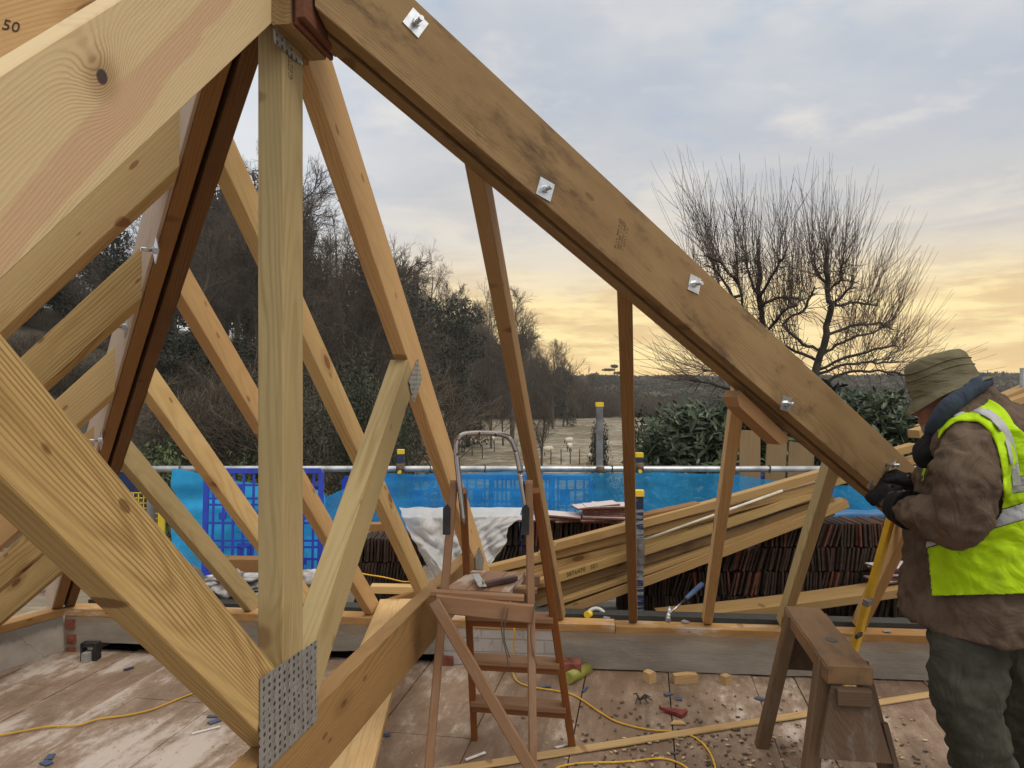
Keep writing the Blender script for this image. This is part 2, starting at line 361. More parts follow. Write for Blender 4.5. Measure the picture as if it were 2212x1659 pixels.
def build_floor():
    M = frame((0, 0, 0), T); m = MB()                       # local x along T, y = towards the left (-RG)
    ys = []; y = -3.9; rnd = random.Random(3)
    cuts = [-3.9+0.42*k for k in range(22)]
    for k in range(len(cuts)-1):
        y0, y1 = cuts[k], cuts[k+1]
        if k % 5 == 2: parts = [(y0, (y0+y1)/2), ((y0+y1)/2, y1)]
        else: parts = [(y0, y1)]
        for (a, b) in parts:
            x = 0.3+rnd.uniform(-0.3, 0)
            xe = (4.13-0.0728*((a+b)/2))/(T.y+0.0987*T.x)
            while x < xe-0.05:
                L = rnd.uniform(2.3, 3.4); x2 = min(x+L, xe)
                zt = rnd.uniform(-0.003, 0.002)
                g0, g1 = rnd.uniform(0.0015, 0.004), rnd.uniform(0.0015, 0.004)
                m.box(((x+x2)/2, (a+b)/2+(g0-g1)/2, zt-0.011), (x2-x-0.003, b-a-g0-g1, 0.022))
                x = x2
    o = m.build('floor', FLOORM); o.matrix_basis = M; props(o, kind='structure')
    b = MB().box((2.8, 0.2, -0.08), (7.6, 8.8, 0.08)).build('floor_base', hole_dark); b.matrix_basis = M; props(b, kind='structure')
build_floor()

# ---- low parapet walls with timber plates
def concrete_mat(t):
    p = t.obj
    n = t.noise(t.mul(p, (1.2, 4, 4)), 2.0, 7, 0.65); f = t.noise(t.mul(p, (14, 160, 160)), 1.0, 4, 0.7)
    bd = t.noise(t.mul(p, (1.5, 30, 40)), 1.0, 4, 0.7)
    c = t.mix(t.ss(t.m('ADD', t.m('MULTIPLY', n, 0.8), t.m('MULTIPLY', bd, 0.2)), 0.30, 0.68), (0.25, 0.218, 0.178), (0.42, 0.372, 0.31))
    c = t.mix(t.m('MULTIPLY', f, 0.35), c, (0.20, 0.178, 0.15))
    x, y, z = t.xyz(p)
    st = t.noise(t.mul(p, (5, 20, 9)), 1.0, 5, 0.7)
    edge = t.m('ADD', z, t.m('MULTIPLY', t.m('SUBTRACT', st, 0.5), 0.12))
    c = t.mix(t.m('MULTIPLY', t.ss(edge, 0.148, 0.175), 0.8), c, (0.31, 0.23, 0.155))
    c = t.mix(t.m('MULTIPLY', t.ss(t.noise(t.mul(p, (3, 9, 12)), 1.0, 4, 0.6), 0.55, 0.72), 0.4), c, (0.29, 0.30, 0.25))
    setb(t, c, 0.9, 0, t.bump(t.m('ADD', t.m('MULTIPLY', n, 2.0), f), 0.5, 0.006))
CONC = mat('rough_concrete', concrete_mat)
def plaster_mat(t):
    p = t.obj; x, y, z = t.xyz(p)
    n = t.noise(p, 6, 6, 0.65); c = t.mix(t.ss(n, 0.3, 0.7), (0.36, 0.32, 0.27), (0.50, 0.455, 0.40))
    edge = t.m('ADD', z, t.m('MULTIPLY', t.m('SUBTRACT', t.noise(p, 12, 4, 0.7), 0.5), 0.10))
    c = t.mix(t.ss(edge, 0.12, 0.16), c, (0.24, 0.225, 0.20))
    cr = t.vor(t.vm('ADD', p, t.mul(t.noise(p, 9, 2, 0.5, out=1), (0.1, 0.1, 0.1))), 3.2, feature='DISTANCE_TO_EDGE')
    c = t.mix(t.m('MULTIPLY', t.ss(cr, 0.012, 0.0), 0.6), c, (0.2, 0.17, 0.14))
    setb(t, c, 0.95, 0, t.bump(t.noise(p, 25, 5, 0.7), 0.5, 0.006))
PLAST = mat('old_plaster', plaster_mat)
def paintbrick_mat(t):
    p = t.obj; br = t.new('ShaderNodeTexBrick')
    x, y, z = t.xyz(p); t.l.new(t.comb(x, z, 0.0), br.inputs['Vector'])
    br.inputs['Scale'].default_value = 1.0; br.inputs['Brick Width'].default_value = 0.225; br.inputs['Row Height'].default_value = 0.072
    br.inputs['Mortar Size'].default_value = 0.006; br.inputs['Mortar Smooth'].default_value = 0.4
    br.inputs['Color1'].default_value = (0.50, 0.465, 0.43, 1); br.inputs['Color2'].default_value = (0.44, 0.40, 0.37, 1); br.inputs['Mortar'].default_value = (0.40, 0.36, 0.32, 1)
    n = t.noise(p, 22, 6, 0.7); c = t.mix(t.m('MULTIPLY', t.ss(n, 0.56, 0.72), 0.8), br.outputs[0], (0.20, 0.15, 0.12))
    setb(t, c, 0.9, 0, t.bump(t.m('ADD', t.m('MULTIPLY', br.outputs['Fac'], -1.5), n), 0.6, 0.006))
PBRICK = mat('painted_brick', paintbrick_mat)
redbrick = plain('red_brick', (0.22, 0.068, 0.042), 0.9, 0, 0.5, 14, 0.5)
WA = V((-2.517, wallY(-2.517), 0)); WB = V((3.4, wallY(3.4), 0)); WD = (WB-WA).normalized()
WM = frame(WA, WD)                                           # local x along wall, y into the wall, z up
def onW(u, v, off=0.0):
    """sight line with the inner face of the front wall, as wall x, z"""
    p = onV(u, v, WA+V((-WD.y, WD.x, 0))*off, WD); q = p-WA
    return q.dot(WD), p.z
def rough_box(m, c, s, k=5, amp=0.004, seed=0):
    """a box whose faces are gridded and slightly uneven"""
    bm = bmesh.new(); bmesh.ops.create_cube(bm, size=1.0)
    n = [max(1, min(40, int(a/0.05))) for a in s]
    for ax in range(3):
        if n[ax] > 1:
            es = [e for e in bm.edges if abs((e.verts[0].co-e.verts[1].co)[ax]) > 0.9/1 and all(abs((e.verts[0].co-e.verts[1].co)[o]) < 1e-4 for o in range(3) if o != ax)]
            bmesh.ops.subdivide_edges(bm, edges=es, cuts=n[ax]-1, use_grid_fill=True)
    vs = []
    for q in bm.verts:
        p = V((c[0]+q.co.x*s[0], c[1]+q.co.y*s[1], c[2]+q.co.z*s[2]))
        vs.append(p+mnoise.noise_vector(p*9+V((seed, 0, 0)))*amp+mnoise.noise_vector(p*30+V((seed, 0, 0)))*amp*0.5)
    bm.verts.index_update()
    m.add(vs, [tuple(q.index for q in f.verts) for f in bm.faces]); bm.free()
def build_walls():
    L = (WB-WA).length; zt = ZPL-0.042
    fw = empty('parapet_wall', WA, 'long low grey concrete and brick wall under the timber plate, facing the viewer', 'wall')
    xl, _ = onW(958, 1400); xr, _ = onW(1202, 1400); xg0, _ = onW(205, 1400); xg1, _ = onW(352, 1400)
    m = MB(); rough_box(m, (xg0/2, 0.10, (zt+0.0)/2), (xg0, 0.2, zt), seed=1)
    rough_box(m, ((xg0+xl)/2, 0.10, (zt+0.055)/2), (xl-xg0, 0.2, zt-0.055), seed=2)
    o = m.build('lintel', CONC); o.matrix_basis = WM; setparent(o, fw)
    m = MB(); rough_box(m, ((xr+L)/2, 0.10, (zt+0.008)/2), (L-xr, 0.2, zt-0.008), seed=3)
    o = m.build('lintel', CONC); o.matrix_basis = WM; setparent(o, fw)
    m = MB(); rough_box(m, ((xl+xr)/2, 0.104, (zt+0.0)/2), (xr-xl, 0.2, zt-0.002), amp=0.003, seed=4)
    o = m.build('brick_panel', PBRICK); o.matrix_basis = WM; setparent(o, fw)
    m = MB()
    for u, v in ((965, 1425), (965, 1442), (1218, 1432), (1218, 1446)):
        x, z = onW(u, v); rough_box(m, (x, 0.05, z), (0.07, 0.12, 0.045), amp=0.005, seed=u)
    for u, v in ((152, 1348), (155, 1380), (154, 1408)):
        x, z = onW(u, v); rough_box(m, (x, 0.035, z), (0.055, 0.09, 0.05), amp=0.008, seed=u+v)
    o = m.build('brick_end', redbrick); o.matrix_basis = WM; setparent(o, fw); o['kind'] = 'stuff'
    m = MB().box((L/2, 0.26, 0.11), (L, 0.1, 0.24)); o = m.build('shade_backing', hole_dark); o.matrix_basis = WM; setparent(o, fw)  # near-black box stands in for the shade under and behind the lintel
    # plates of the front wall: two lengths that butt together
    xj, _ = onW(1329, 1350)
    for i, (a, b, dz) in enumerate(((-0.02, xj-0.002, 0.0), (xj+0.002, L, -0.006))):
        A = WA+WD*a+UP*(ZPL+dz); B = WA+WD*b+UP*(ZPL+dz)
        beam('wall_plate', A, B, 0.11, 0.042, plate_wood, ref=(-0.5, 0.5), label=('sawdusted timber wall plate along the far wall, left length, up to the butt joint' if i == 0 else 'timber wall plate on the grey lintel from the butt joint to behind the worker'), cat='timber', group='timber wall plates')
    # left wall and its plate
    d = V((-0.42, -0.907, 0)).normalized(); Mw = frame(WA+WD*0.0, d, UP)
    lw = empty('parapet_wall', WA, 'short low plastered wall running towards the viewer at the left edge', 'wall')
    m = MB(); rough_box(m, (1.3, -0.10, zt/2-0.0), (2.6, 0.2, zt), seed=9)
    o = m.build('plaster_face', PLAST); o.matrix_basis = Mw; setparent(o, lw)
    A = WA+UP*ZPL; beam('wall_plate', A+d*0.0, A+d*2.6, 0.11, 0.042, plate_wood, ref=(0.5, 0.5), label='timber wall plate on the plastered wall at the left edge', cat='timber', group='timber wall plates')
    return d
# local y of the left wall frame: up x d
LWD = build_walls()

# ---- hips, rafters and jack rafters
HR0, HR1 = onP(1013, 363), onP(1972, 1163); HRD = (HR1-HR0); HRD = V((HRD.x, HRD.y, 0)).normalized(); HRS = (HR1.z-HR0.z)/((HR1-HR0).xy.length)
HL0, HL1 = onP(450, 461), onP(163, 1312); HLD = (HL1-HL0); HLD = V((HLD.x, HLD.y, 0)).normalized(); HLS = (HL1.z-HL0.z)/((HL1-HL0).xy.length)
HRN = V((HRD.y, -HRD.x, 0)); HLN = V((-HLD.y, HLD.x, 0))       # towards the viewer / towards the left
def hex_bolt(par, pos, normal, along, size=0.05, rod=0.022, spin=0.0, name='washer_plate'):
    M = frame(pos, along, normal)                                # z = out of the face
    M = M @ Matrix.Rotation(spin, 4, 'Z')
    m = MB().box((0, 0, 0.0015), (size, size, 0.003)); o = m.build(name, zinc); o.matrix_basis = M; setparent(o, par)
    nut = MB(); r = 0.0105
    nut.tube([(0, 0, 0.003), (0, 0, 0.0125)], r, 6, smooth=False)
    n_ = nut.build('nut', zinc); n_.matrix_basis = M @ Matrix.Rotation(0.4, 4, 'Z'); setparent(n_, o)
    th = MB(); th.tube([(0, 0, 0.012), (0, 0, 0.012+rod)], 0.006, 10); n_ = th.build('threaded_rod', zinc); n_.matrix_basis = M; setparent(n_, o)
def build_hips():
    # right hip: two planks with a plywood flitch between, bolted together
    sec = lambda k: V((HR0.x, HR0.y, HR0.z))+HRD*k+UP*HRS*k
    global HIPR
    hr = HIPR = empty('hip_rafter', sec(1.5), 'long bolted double hip rafter sloping down to the worker, with square steel washers', 'rafter', 'hip rafters')
    start = onV(721, 47, HR0+HRN*0.11, HRD); ks = (start-HR0).dot(HRD)
    A, B = sec(ks), sec(3.25)
    beam('plank', A, B, 0.045, 0.195, pine_brown, ref=(0.5, -0.5), n0=RG, n1=UP, parent=hr)
    beam('plank', A+HRN*0.065, B+HRN*0.065, 0.045, 0.195, pine_brown, ref=(0.5, -0.5), n0=RG, n1=UP, parent=hr)
    beam('plywood_core', A+HRN*0.0455+UP*0.035, B+HRN*0.0455+UP*0.035, 0.019, 0.15, ply_red, ref=(0.5, -0.5), n0=RG, n1=UP, parent=hr)
    al = (HRD+UP*HRS).normalized(); nn = HRN
    for i, (u, v) in enumerate(((897, 50), (1177, 409), (1499, 614), (1697, 872))):
        p = onV(u, v, HR0+HRN*0.1102, HRD)
        hex_bolt(hr, p, HRN, al, spin=(-0.08, 0.2, 0.25, 0.3)[i])
    # left hip
    sl = lambda k: V((HL0.x, HL0.y, HL0.z))+HLD*k+UP*HLS*k
    hl = empty('hip_rafter', sl(1.0), 'dark double hip rafter with a slot down its underside, running down to the left corner', 'rafter', 'hip rafters')
    A, B = sl(-0.62), V(HL1)+HLD*0.02
    beam('plank', A, B, 0.045, 0.195, pine_dark, ref=(-0.5, -0.5), n0=T, n1=UP, parent=hl)
    beam('plank', A+HLN*0.06, B+HLN*0.06, 0.045, 0.195, pine_ginger, ref=(-0.5, -0.5), n0=T, n1=UP, parent=hl)
    beam('plywood_core', A+HLN*0.0465+UP*0.045, B+HLN*0.0465+UP*0.045, 0.012, 0.14, hole_dark, ref=(-0.5, -0.5), n0=T, n1=UP, parent=hl)  # core coloured near-black, so the slot's shade is in its colour
    beam('skylit_side', A+HLN*0.1055+UP*0.004, B+HLN*0.1055+UP*0.004, 0.01, 0.19, skylit_grey, ref=(-0.5, -0.5), n0=T, n1=UP, parent=hl)  # added thin sheet: sky light on this face put into its colour
    al = (HLD+UP*HLS).normalized()
    for u, v in ((338, 541), (271, 706), (219, 951)):
        p = onV(u, v, HL0+HLN*0.1157, HLD); hex_bolt(hl, p, HLN, al, 0.055, 0.03, 0.1)
build_hips()
HLF = HL0+HLN*0.1157                                            # a point on the left face of the left hip

def far_rafter(u, v, h, hip, material, label, w=0.045, flip=False, group='rafters of the far slope'):
    m = onP(u, v)
    # along T in plan; the lower right edge lies in the rafter plane
    f = lambda s: V((m.x+T.x*s, m.y+T.y*s, zP(m.x+T.x*s, m.y+T.y*s)))
    s0 = 0.0; g = (f(1.0).z-f(0.0).z); s0 = (ZPL-f(0).z)/g
    h0, hd = (HR0, HRD) if hip == 'R' else (HL0, HLD)
    nrm = V((-hd.y, hd.x, 0)); s1 = nrm.dot(h0-m)/nrm.dot(T) if hip else -(m-TR0).dot(T)-1.0
    if hip is None:                                             # the truss rafter runs up to the apex block
        s1 = (onTr(668, 100)-m).dot(T); nrm = T
    return beam('rafter', f(s0), f(s1), w, h, material, ref=(0.5, -0.5), n0=UP, n1=nrm, label=label, cat='rafter', group=group), f(s0), f(s1)
far_rafter(398, 1152, 0.100, 'L', pine_green, 'greenish jack rafter from the dark left hip down to the plate beside the slates')
far_rafter(480, 1066, 0.100, 'L', pine_fresh, 'knotty pale jack rafter crossing before the blue barrier, right of the greenish one')
far_rafter(709, 1168, 0.100, 'L', pine_warm, 'jack rafter passing behind the king post and out below the diagonal strut')
far_rafter(868, 1184, 0.100, 'L', pine_fresh, 'pale jack rafter from the top of the left hip down beside the white sheet')
TRR, trf, trt = far_rafter(804, 549, 0.145, None, pine_warm, 'thick common rafter of the truss, with a nail plate halfway down', 0.047)
far_rafter(1125, 830, 0.085, 'R', pine_amber, 'tall jack rafter just right of the stepladder handle, up to the bolted hip')
far_rafter(1371, 1000, 0.085, 'R', pine_ginger, 'narrow upright jack rafter in front of the grey scaffold post')
far_rafter(1570, 1140, 0.085, 'R', pine_warm, 'jack rafter under the chamfered block on the bolted hip')
far_rafter(1773, 1145, 0.090, 'R', pine_green, 'short weathered jack rafter behind the far end of the sawhorse')
far_rafter(1925, 1253, 0.090, 'R', pine_warm, 'shortest jack rafter, behind the yellow spirit level')

# jacks of the left slope
def left_jack(u, v, label, material):
    S0 = onV(u, v, HLF, HLD); d = V((-0.985, 0.17, -0.80)).normalized()
    k = (ZPL-0.0-S0.z)/d.z
    beam('rafter', S0, S0+d*k, 0.045, 0.125, material, ref=(0.5, 0.5), n0=HLN, n1=UP, label=label, cat='rafter', group='jack rafters of the left slope')
left_jack(387, 228, 'big knotty jack rafter directly under the near truss rafter, highest of the left slope', pine_fresh)
left_jack(306, 531, 'jack rafter with a large dark red knot, second highest on the left slope', pine_treated)
left_jack(248, 748, 'pale jack rafter ending at the dark hip just above the near strut', pine_fresh)
left_jack(203, 918, 'jack rafter mostly hidden by the near strut, its lower part at the left edge', pine_warm)
left_jack(169, 1050, 'strongly grained jack rafter between the two bright slits at the left edge', pine_treated)
left_jack(140, 1158, 'lowest jack rafter on the left slope, with its foot on the left wall plate', pine_treated)

# ---- the truss that stands across the middle
def nailplate_mat(t):
    x, y, z = t.xyz(t.obj)
    px, py = t.m('DIVIDE', x, 0.0235), t.m('DIVIDE', y, 0.0168)
    fx = t.m('SUBTRACT', t.m('FRACT', px), 0.5); fy = t.m('SUBTRACT', t.m('FRACT', t.m('ADD', py, 0.0)), 0.5)
    jit = t.noise(t.obj, 60, 1, 0.5)
    d = t.m('SQRT', t.m('ADD', t.m('MULTIPLY', t.m('MULTIPLY', fx, fx), 1.5), t.m('MULTIPLY', t.m('MULTIPLY', fy, fy), 0.9)))
    hole = t.ss(d, 0.30, 0.24)
    cell = t.comb(t.m('FLOOR', px), t.m('FLOOR', py), 0.0)
    wn = t.new('ShaderNodeTexWhiteNoise', noise_dimensions='2D'); t.l.new(cell, wn.inputs['Vector'])
    n = t.noise(t.mul(t.obj, (40, 9, 9)), 1.0, 4, 0.6)
    c = t.mix(t.ss(n, 0.3, 0.7), (0.30, 0.30, 0.295), (0.44, 0.44, 0.43))
    tooth = t.ss(t.m('ADD', fx, t.m('MULTIPLY', wn.outputs[0], 0.18)), 0.02, 0.10)
    hc = t.mix(t.m('MULTIPLY', tooth, t.ss(wn.outputs[0], 0.45, 0.8)), (0.03, 0.028, 0.025), (0.26, 0.24, 0.21))
    c = t.mix(hole, c, hc)
    setb(t, c, 0.5, t.m('MULTIPLY', t.m('SUBTRACT', 1.0, hole), 0.65), t.bump(t.m('SUBTRACT', 1.0, hole), 0.6, 0.003))
NAILM = mat('nail_plate_steel', nailplate_mat)
def nail_plate(par, px, off=0.003, name='nail_plate', thick=0.0018):
    n = RG; M = frame(onTr(*px[0])+n*off, T, n)                 # z out of the truss face
    inv = M.inverted(); pts = [inv @ (onV(u, v, TR0+n*off, T)) for (u, v) in px]
    pts = [V((p.x, p.y, 0)) for p in pts]
    o = MB().prism(pts, (0, 0, thick)).build(name, NAILM); o.matrix_basis = M; setparent(o, par); return o
def build_truss():
    pn, pf = onTr(612, 900), onTr(655, 900); hpost = (pf-pn).length
    zb = onTr(612, 1500).z; zt = onTr(612, 50).z
    global KINGP
    post = KINGP = beam('king_post', (pn.x, pn.y, zb), (pn.x, pn.y, zt), 0.062, hpost, pine_green, up=T, ref=(0.5, -0.5),
                label='upright greenish king post in the middle of the truss', cat='post')
    # tie beam
    ztop = (onTr(737, 1466).z+onTr(937, 1283).z)/2; zbot = (onTr(737, 1623).z+onTr(940, 1386).z)/2
    far = onTr(1023, 1203); near = onTr(520, 800)
    n0 = V((near.x, near.y, ztop))-T*0.35; f0 = V((far.x, far.y, ztop))
    tie = beam('tie_beam', n0, f0, 0.055, ztop-zbot, pine_brown if False else TIEM, ref=(-0.5, 0.5), n1=V((T.x*0.75, T.y*0.75, 0.66)),
               label='horizontal tie beam from the king post foot away under the stepladder platform', cat='timber')
    # near strut: lower right edge followed
    a, b = onTr(0, 1031), onTr(557, 1583); d = (b-a).normalized(); t0 = onTr(0, 716)
    perp = V((0, 0, 1)); hs = ((t0-a)-d*((t0-a).dot(d))).length
    e = onTr(603, 900); k = (e-a).dot(T)/d.dot(T)
    beam('strut', a-d*0.7, a+d*k, 0.06, hs, pine_strut, ref=(-0.5, -0.5), n1=T, label='large strongly grained strut sloping down from the left edge to the king post foot', cat='timber', group='truss struts')
    # near rafter
    a, b = onTr(583, 55), onTr(57, 553); d = (b-a).normalized(); t0 = onTr(0, 160); hr = ((t0-a)-d*((t0-a).dot(d))).length
    beam('rafter', a-d*0.035, a+d*2.35, 0.047, hr, pine_near, ref=(0.5, -0.5), n0=T, label='large pale rafter at the top left with one big dark knot', cat='rafter')
    # far strut
    a, b = onTr(703, 1313), onTr(817, 968); d = (b-a).normalized(); q = onTr(811, 1101); hb = ((q-a)-d*((q-a).dot(d))).length
    rd = (trt-trf).normalized(); rn = V((-T.x*rd.z, -T.y*rd.z, 0)); ax = rd; nr = RG.cross(rd).normalized()
    k = nr.dot(trf-a)/nr.dot(d)
    zpost = (onTr(660, 1400)-a).dot(T)/d.dot(T)
    beam('strut', a+d*zpost, a+d*k, 0.062, hb, pine_green, ref=(-0.5, 0.5), n0=T, n1=nr, label='greenish diagonal strut from the king post foot up to the middle of the far rafter', cat='timber', group='truss struts')
    nail_plate(post, [(561, 1467), (684, 1382), (682, 1472), (685, 1554), (590, 1649), (560, 1690)], 0.002)
    nail_plate(post, [(560, 1566), (627, 1514), (682, 1470), (685, 1554), (590, 1649), (559, 1690)], 0.0042)
    nail_plate(post, [(590, 62), (594, 60), (653, 136), (653, 141), (640, 134), (592, 92)], 0.002)
    nail_plate(TRR, [(902, 775), (911, 819), (893, 873), (882, 823)], 0.003)
    nail_plate(TRR, [(1035, 1181), (1045, 1207), (1043, 1231), (1027, 1231), (1026, 1203)], 0.003)
    # apex block and plywood plates fixed on the right face of the post
    y0 = onTr(586, 54); y1 = V(y0)+T*0.19
    zb = y0.z
    ap = empty('apex_block', y0, 'dark timber block and red plywood plates under the apex, beside the king post', 'timber')
    beam('block', V((y0.x, y0.y, zb))+RG*0.001, V((y1.x, y1.y, zb))+RG*0.001, 0.043, 0.34, APEXM, ref=(0.5, -0.5), parent=ap, up=UP)
    for i, (o, wd, dz, dl, m) in enumerate(((0.046, 0.010, 0.004, 0.015, ply_red), (0.0575, 0.018, 0.012, 0.0, ply_red))):
        q = y0+RG*o+UP*dz+T*dl
        beam('plywood_plate', q, q+T*(0.205-dl), wd, 0.34, m, ref=(0.5, -0.5), parent=ap, up=UP)
def near_mat():
    # the big near rafter: broad pale grain with one large knot placed on its face
    def fn(t):
        p = t.obj; x, y, z = t.xyz(p)
        kx, kz = KNOT
        dx = t.m('SUBTRACT', x, kx); dz = t.m('SUBTRACT', z, kz)
        d2 = t.m('ADD', t.m('MULTIPLY', t.m('MULTIPLY', dx, dx), 0.75), t.m('MULTIPLY', dz, dz))
        d = t.m('SQRT', d2)
        wv = t.noise(t.mul(p, (2.2, 9, 14)), 1.0, 3, 0.5, out=1); wx, wy, wz = t.xyz(wv)
        w2 = t.noise(t.mul(p, (12, 40, 40)), 1.0, 3, 0.55)
        kb = t.m('POWER', 2.718, t.m('MULTIPLY', d2, -330.0))
        zz = t.m('ADD', t.m('ADD', z, t.m('MULTIPLY', x, 0.10)), t.m('MULTIPLY', t.m('SUBTRACT', wz, 0.5), 0.035))
        ph = t.m('ADD', t.m('MULTIPLY', zz, 6.283*150), t.m('ADD', t.m('MULTIPLY', kb, 62.0), t.m('MULTIPLY', w2, 2.5)))
        v = t.m('POWER', t.m('ADD', 0.5, t.m('MULTIPLY', t.m('SINE', ph), 0.5)), 2.0)
        big = t.noise(t.mul(t.vm('ADD', p, (2, 0, 0)), (2.0, 10, 13)), 1.0, 3, 0.6)
        c = t.mix(t.m('MULTIPLY', v, t.m('ADD', t.m('MULTIPLY', t.ss(big, 0.4, 0.7), 0.30), t.m('MULTIPLY', kb, 0.85))), (0.565, 0.425, 0.235), (0.25, 0.135, 0.05))
        heart = t.m('ADD', zz, t.m('MULTIPLY', t.m('SUBTRACT', t.noise(t.mul(p, (3, 20, 20)), 1.0, 4, 0.6), 0.5), 0.05))
        band = t.m('MULTIPLY', t.ss(heart, HEART-0.03, HEART-0.022), t.ss(heart, HEART+0.03, HEART+0.018))
        c = t.mix(t.m('MULTIPLY', band, 0.85), c, (0.49, 0.315, 0.185))
        c = t.mix(t.m('MULTIPLY', t.ss(d, 0.05, 0.012), 0.55), c, (0.24, 0.13, 0.05))
        c = t.mix(t.ss(t.m('ADD', d, t.m('MULTIPLY', w2, 0.006)), 0.0155, 0.0115), c, (0.055, 0.035, 0.03))
        fib = t.noise(t.mul(p, (9, 420, 420)), 1.0, 2, 0.6)
        c = t.mix(0.3, c, t.mix(fib, (0.35,)*3, (0.72,)*3), 'OVERLAY')
        setb(t, c, 0.65, 0, t.bump(t.m('ADD', v, fib), 0.15, 0.002), 0.3)
    return mat('pine_near', fn)
_a, _b = onTr(583, 55), onTr(57, 553); _d = (_b-_a).normalized(); _k = onTr(220, 165); _r = _k-_a
_kh = ((onTr(0, 160)-_a)-_d*((onTr(0, 160)-_a).dot(_d))).length
KNOT = (_r.dot(_d)+0.035, (_r-_d*_r.dot(_d)).length)      # z measured from the lower edge, as in the beam frame
HEART = KNOT[1]+0.10*KNOT[0]-0.055
pine_near = near_mat()
APEXM = wood('apex_timber', (0.30, 0.215, 0.11), (0.15, 0.09, 0.04), (0.13, 0.075, 0.04), freq=120, contrast=0.7, blotchy=0.8)
TIEM = wood('tie_timber', (0.33, 0.205, 0.085), (0.175, 0.095, 0.035), (0.19, 0.10, 0.038), freq=110, contrast=0.6, blotchy=0.8, knots=0.8)
build_truss()

# near-left hip, only its face shows at the top left corner
ap = onTr(600, 60); d = V((-0.817, -0.576, -0.60)).normalized()
a = V((ap.x, ap.y, ap.z))-RG*0.03+V((0, 0, 0.06)); nh = beam('hip_rafter', a, a+d*2.0, 0.047, 0.225, pine_warm, ref=(0, -0.5), n0=T, label='rafter with a pencilled number behind the big knotted rafter, top left corner', cat='rafter', group='hip rafters')
def writing(text, par, M, size, material, shear=0.25, name='pencil_writing', thick=0.0004):
    cu = bpy.data.curves.new(name, 'FONT'); cu.body = text; cu.size = size; cu.shear = shear; cu.extrude = thick; cu.resolution_u = 2
    tmp = bpy.data.objects.new('tmp', cu); COL.objects.link(tmp)
    dg = bpy.context.evaluated_depsgraph_get(); me = bpy.data.meshes.new_from_object(tmp.evaluated_get(dg)); me.name = name
    bpy.data.objects.remove(tmp); bpy.data.curves.remove(cu)
    me.materials.clear(); me.materials.append(material)
    o = bpy.data.objects.new(name, me); COL.objects.link(o); o.matrix_basis = M; setparent(o, par); return o
hn = V((d.y, -d.x, 0)).normalized()
if hn.dot(-a) < 0: hn = -hn
pw = onV(2, 62, a+hn*0.0245, d); writing('50', nh, frame(pw, -d.copy() if False else V((hn.y*-1, hn.x, 0)), hn) , 0.028, ink, 0.2)

# chamfered block under the bolted hip
p0 = onV(1581, 848, HR0+HRN*0.03, HRD); p1 = onV(1688, 948, HR0+HRN*0.03, HRD); dd = (p1-p0).normalized()
def build_hip_block():
    M = frame(p0, dd, UP); L = (p1-p0).length; m = MB(); c = 0.028
    pr = [(0.0, -0.026), (0.0, 0.0), (L, 0.0), (L, -0.02), (L-c, -0.046), (c, -0.046)]
    m.prism([(x, -0.03, z+0.008) for x, z in pr], (0, 0.06, 0))
    o = m.build('packing_block', OLDBLK); o.matrix_basis = M
    props(o, 'chamfered reddish block fixed under the bolted hip, at the head of a jack rafter', 'block')
OLDBLK = wood('block_wood', (0.33, 0.19, 0.095), (0.23, 0.12, 0.055), (0.27, 0.145, 0.07), freq=120, contrast=0.4, blotchy=0.5, knots=0.2)
build_hip_block()
def stamp(par, pos, x, n, rows, seed, w=0.05, h=0.006):
    # a faint grading stamp: broken rows of small worn strokes
    r = random.Random(seed); M = frame(pos, x, n); m = MB()
    for k in range(rows):
        q = -w/2
        while q < w/2:
            if r.random() < 0.72:
                m.box((q, -k*h*1.5+r.uniform(-0.0006, 0.0006), 0), (0.0012, h*r.uniform(0.6, 1), 0.0004))
                if r.random() < 0.6: m.box((q+0.0014, -k*h*1.5+h*r.choice((-0.4, 0, 0.4)), 0), (0.0026, 0.0011, 0.0004))
            q += r.uniform(0.0032, 0.0052)
    o = m.build('grading_stamp', plain('stamp_ink', (0.085, 0.06, 0.038), 0.9)); o.matrix_basis = M; setparent(o, par)
stamp(HIPR, onV(1334, 508, HR0+HRN*0.1105, HRD), (HRD*0.25+UP*0.97), HRN, 4, 4, 0.075, 0.007)
stamp(KINGP, onTr(631, 150)+RG*0.0005, V((0, 0, -1)), RG, 3, 9, 0.05, 0.006)
# ------------------------------------------------------------------ scaffold, barriers and netting beyond the wall
DZ = CAMZ-1.44                                                     # scaffold deck level
def F(u, v, z=0.0):
    a, b = ray(u, v); Y = (z-CAMZ)/b; return V((a*Y, Y, z))
def Z(u, v, zrel):                                                  # point at a given height below the eye
    return F(u, v, CAMZ+zrel)
deckm = wood('deck_board', (0.20, 0.17, 0.13), (0.12, 0.10, 0.075), (0.15, 0.125, 0.09), freq=110, contrast=0.5, blotchy=0.6, stain=((0.4, 0.38, 0.36), 0.5))
for i in range(9):
    y = 4.40+i*0.232
    beam('scaffold_board', (-4.6, y+0.38, DZ), (4.6, y-0.42, DZ), 0.225, 0.038, deckm, ref=(0, 0.5), label='weathered scaffold board laid as decking beyond the wall, under tiles and timber', cat='board', group='scaffold boards of the deck')
rail_mat = plain('scaffold_tube', (0.50, 0.50, 0.50), 0.38, 0.75, 0.35, 6)
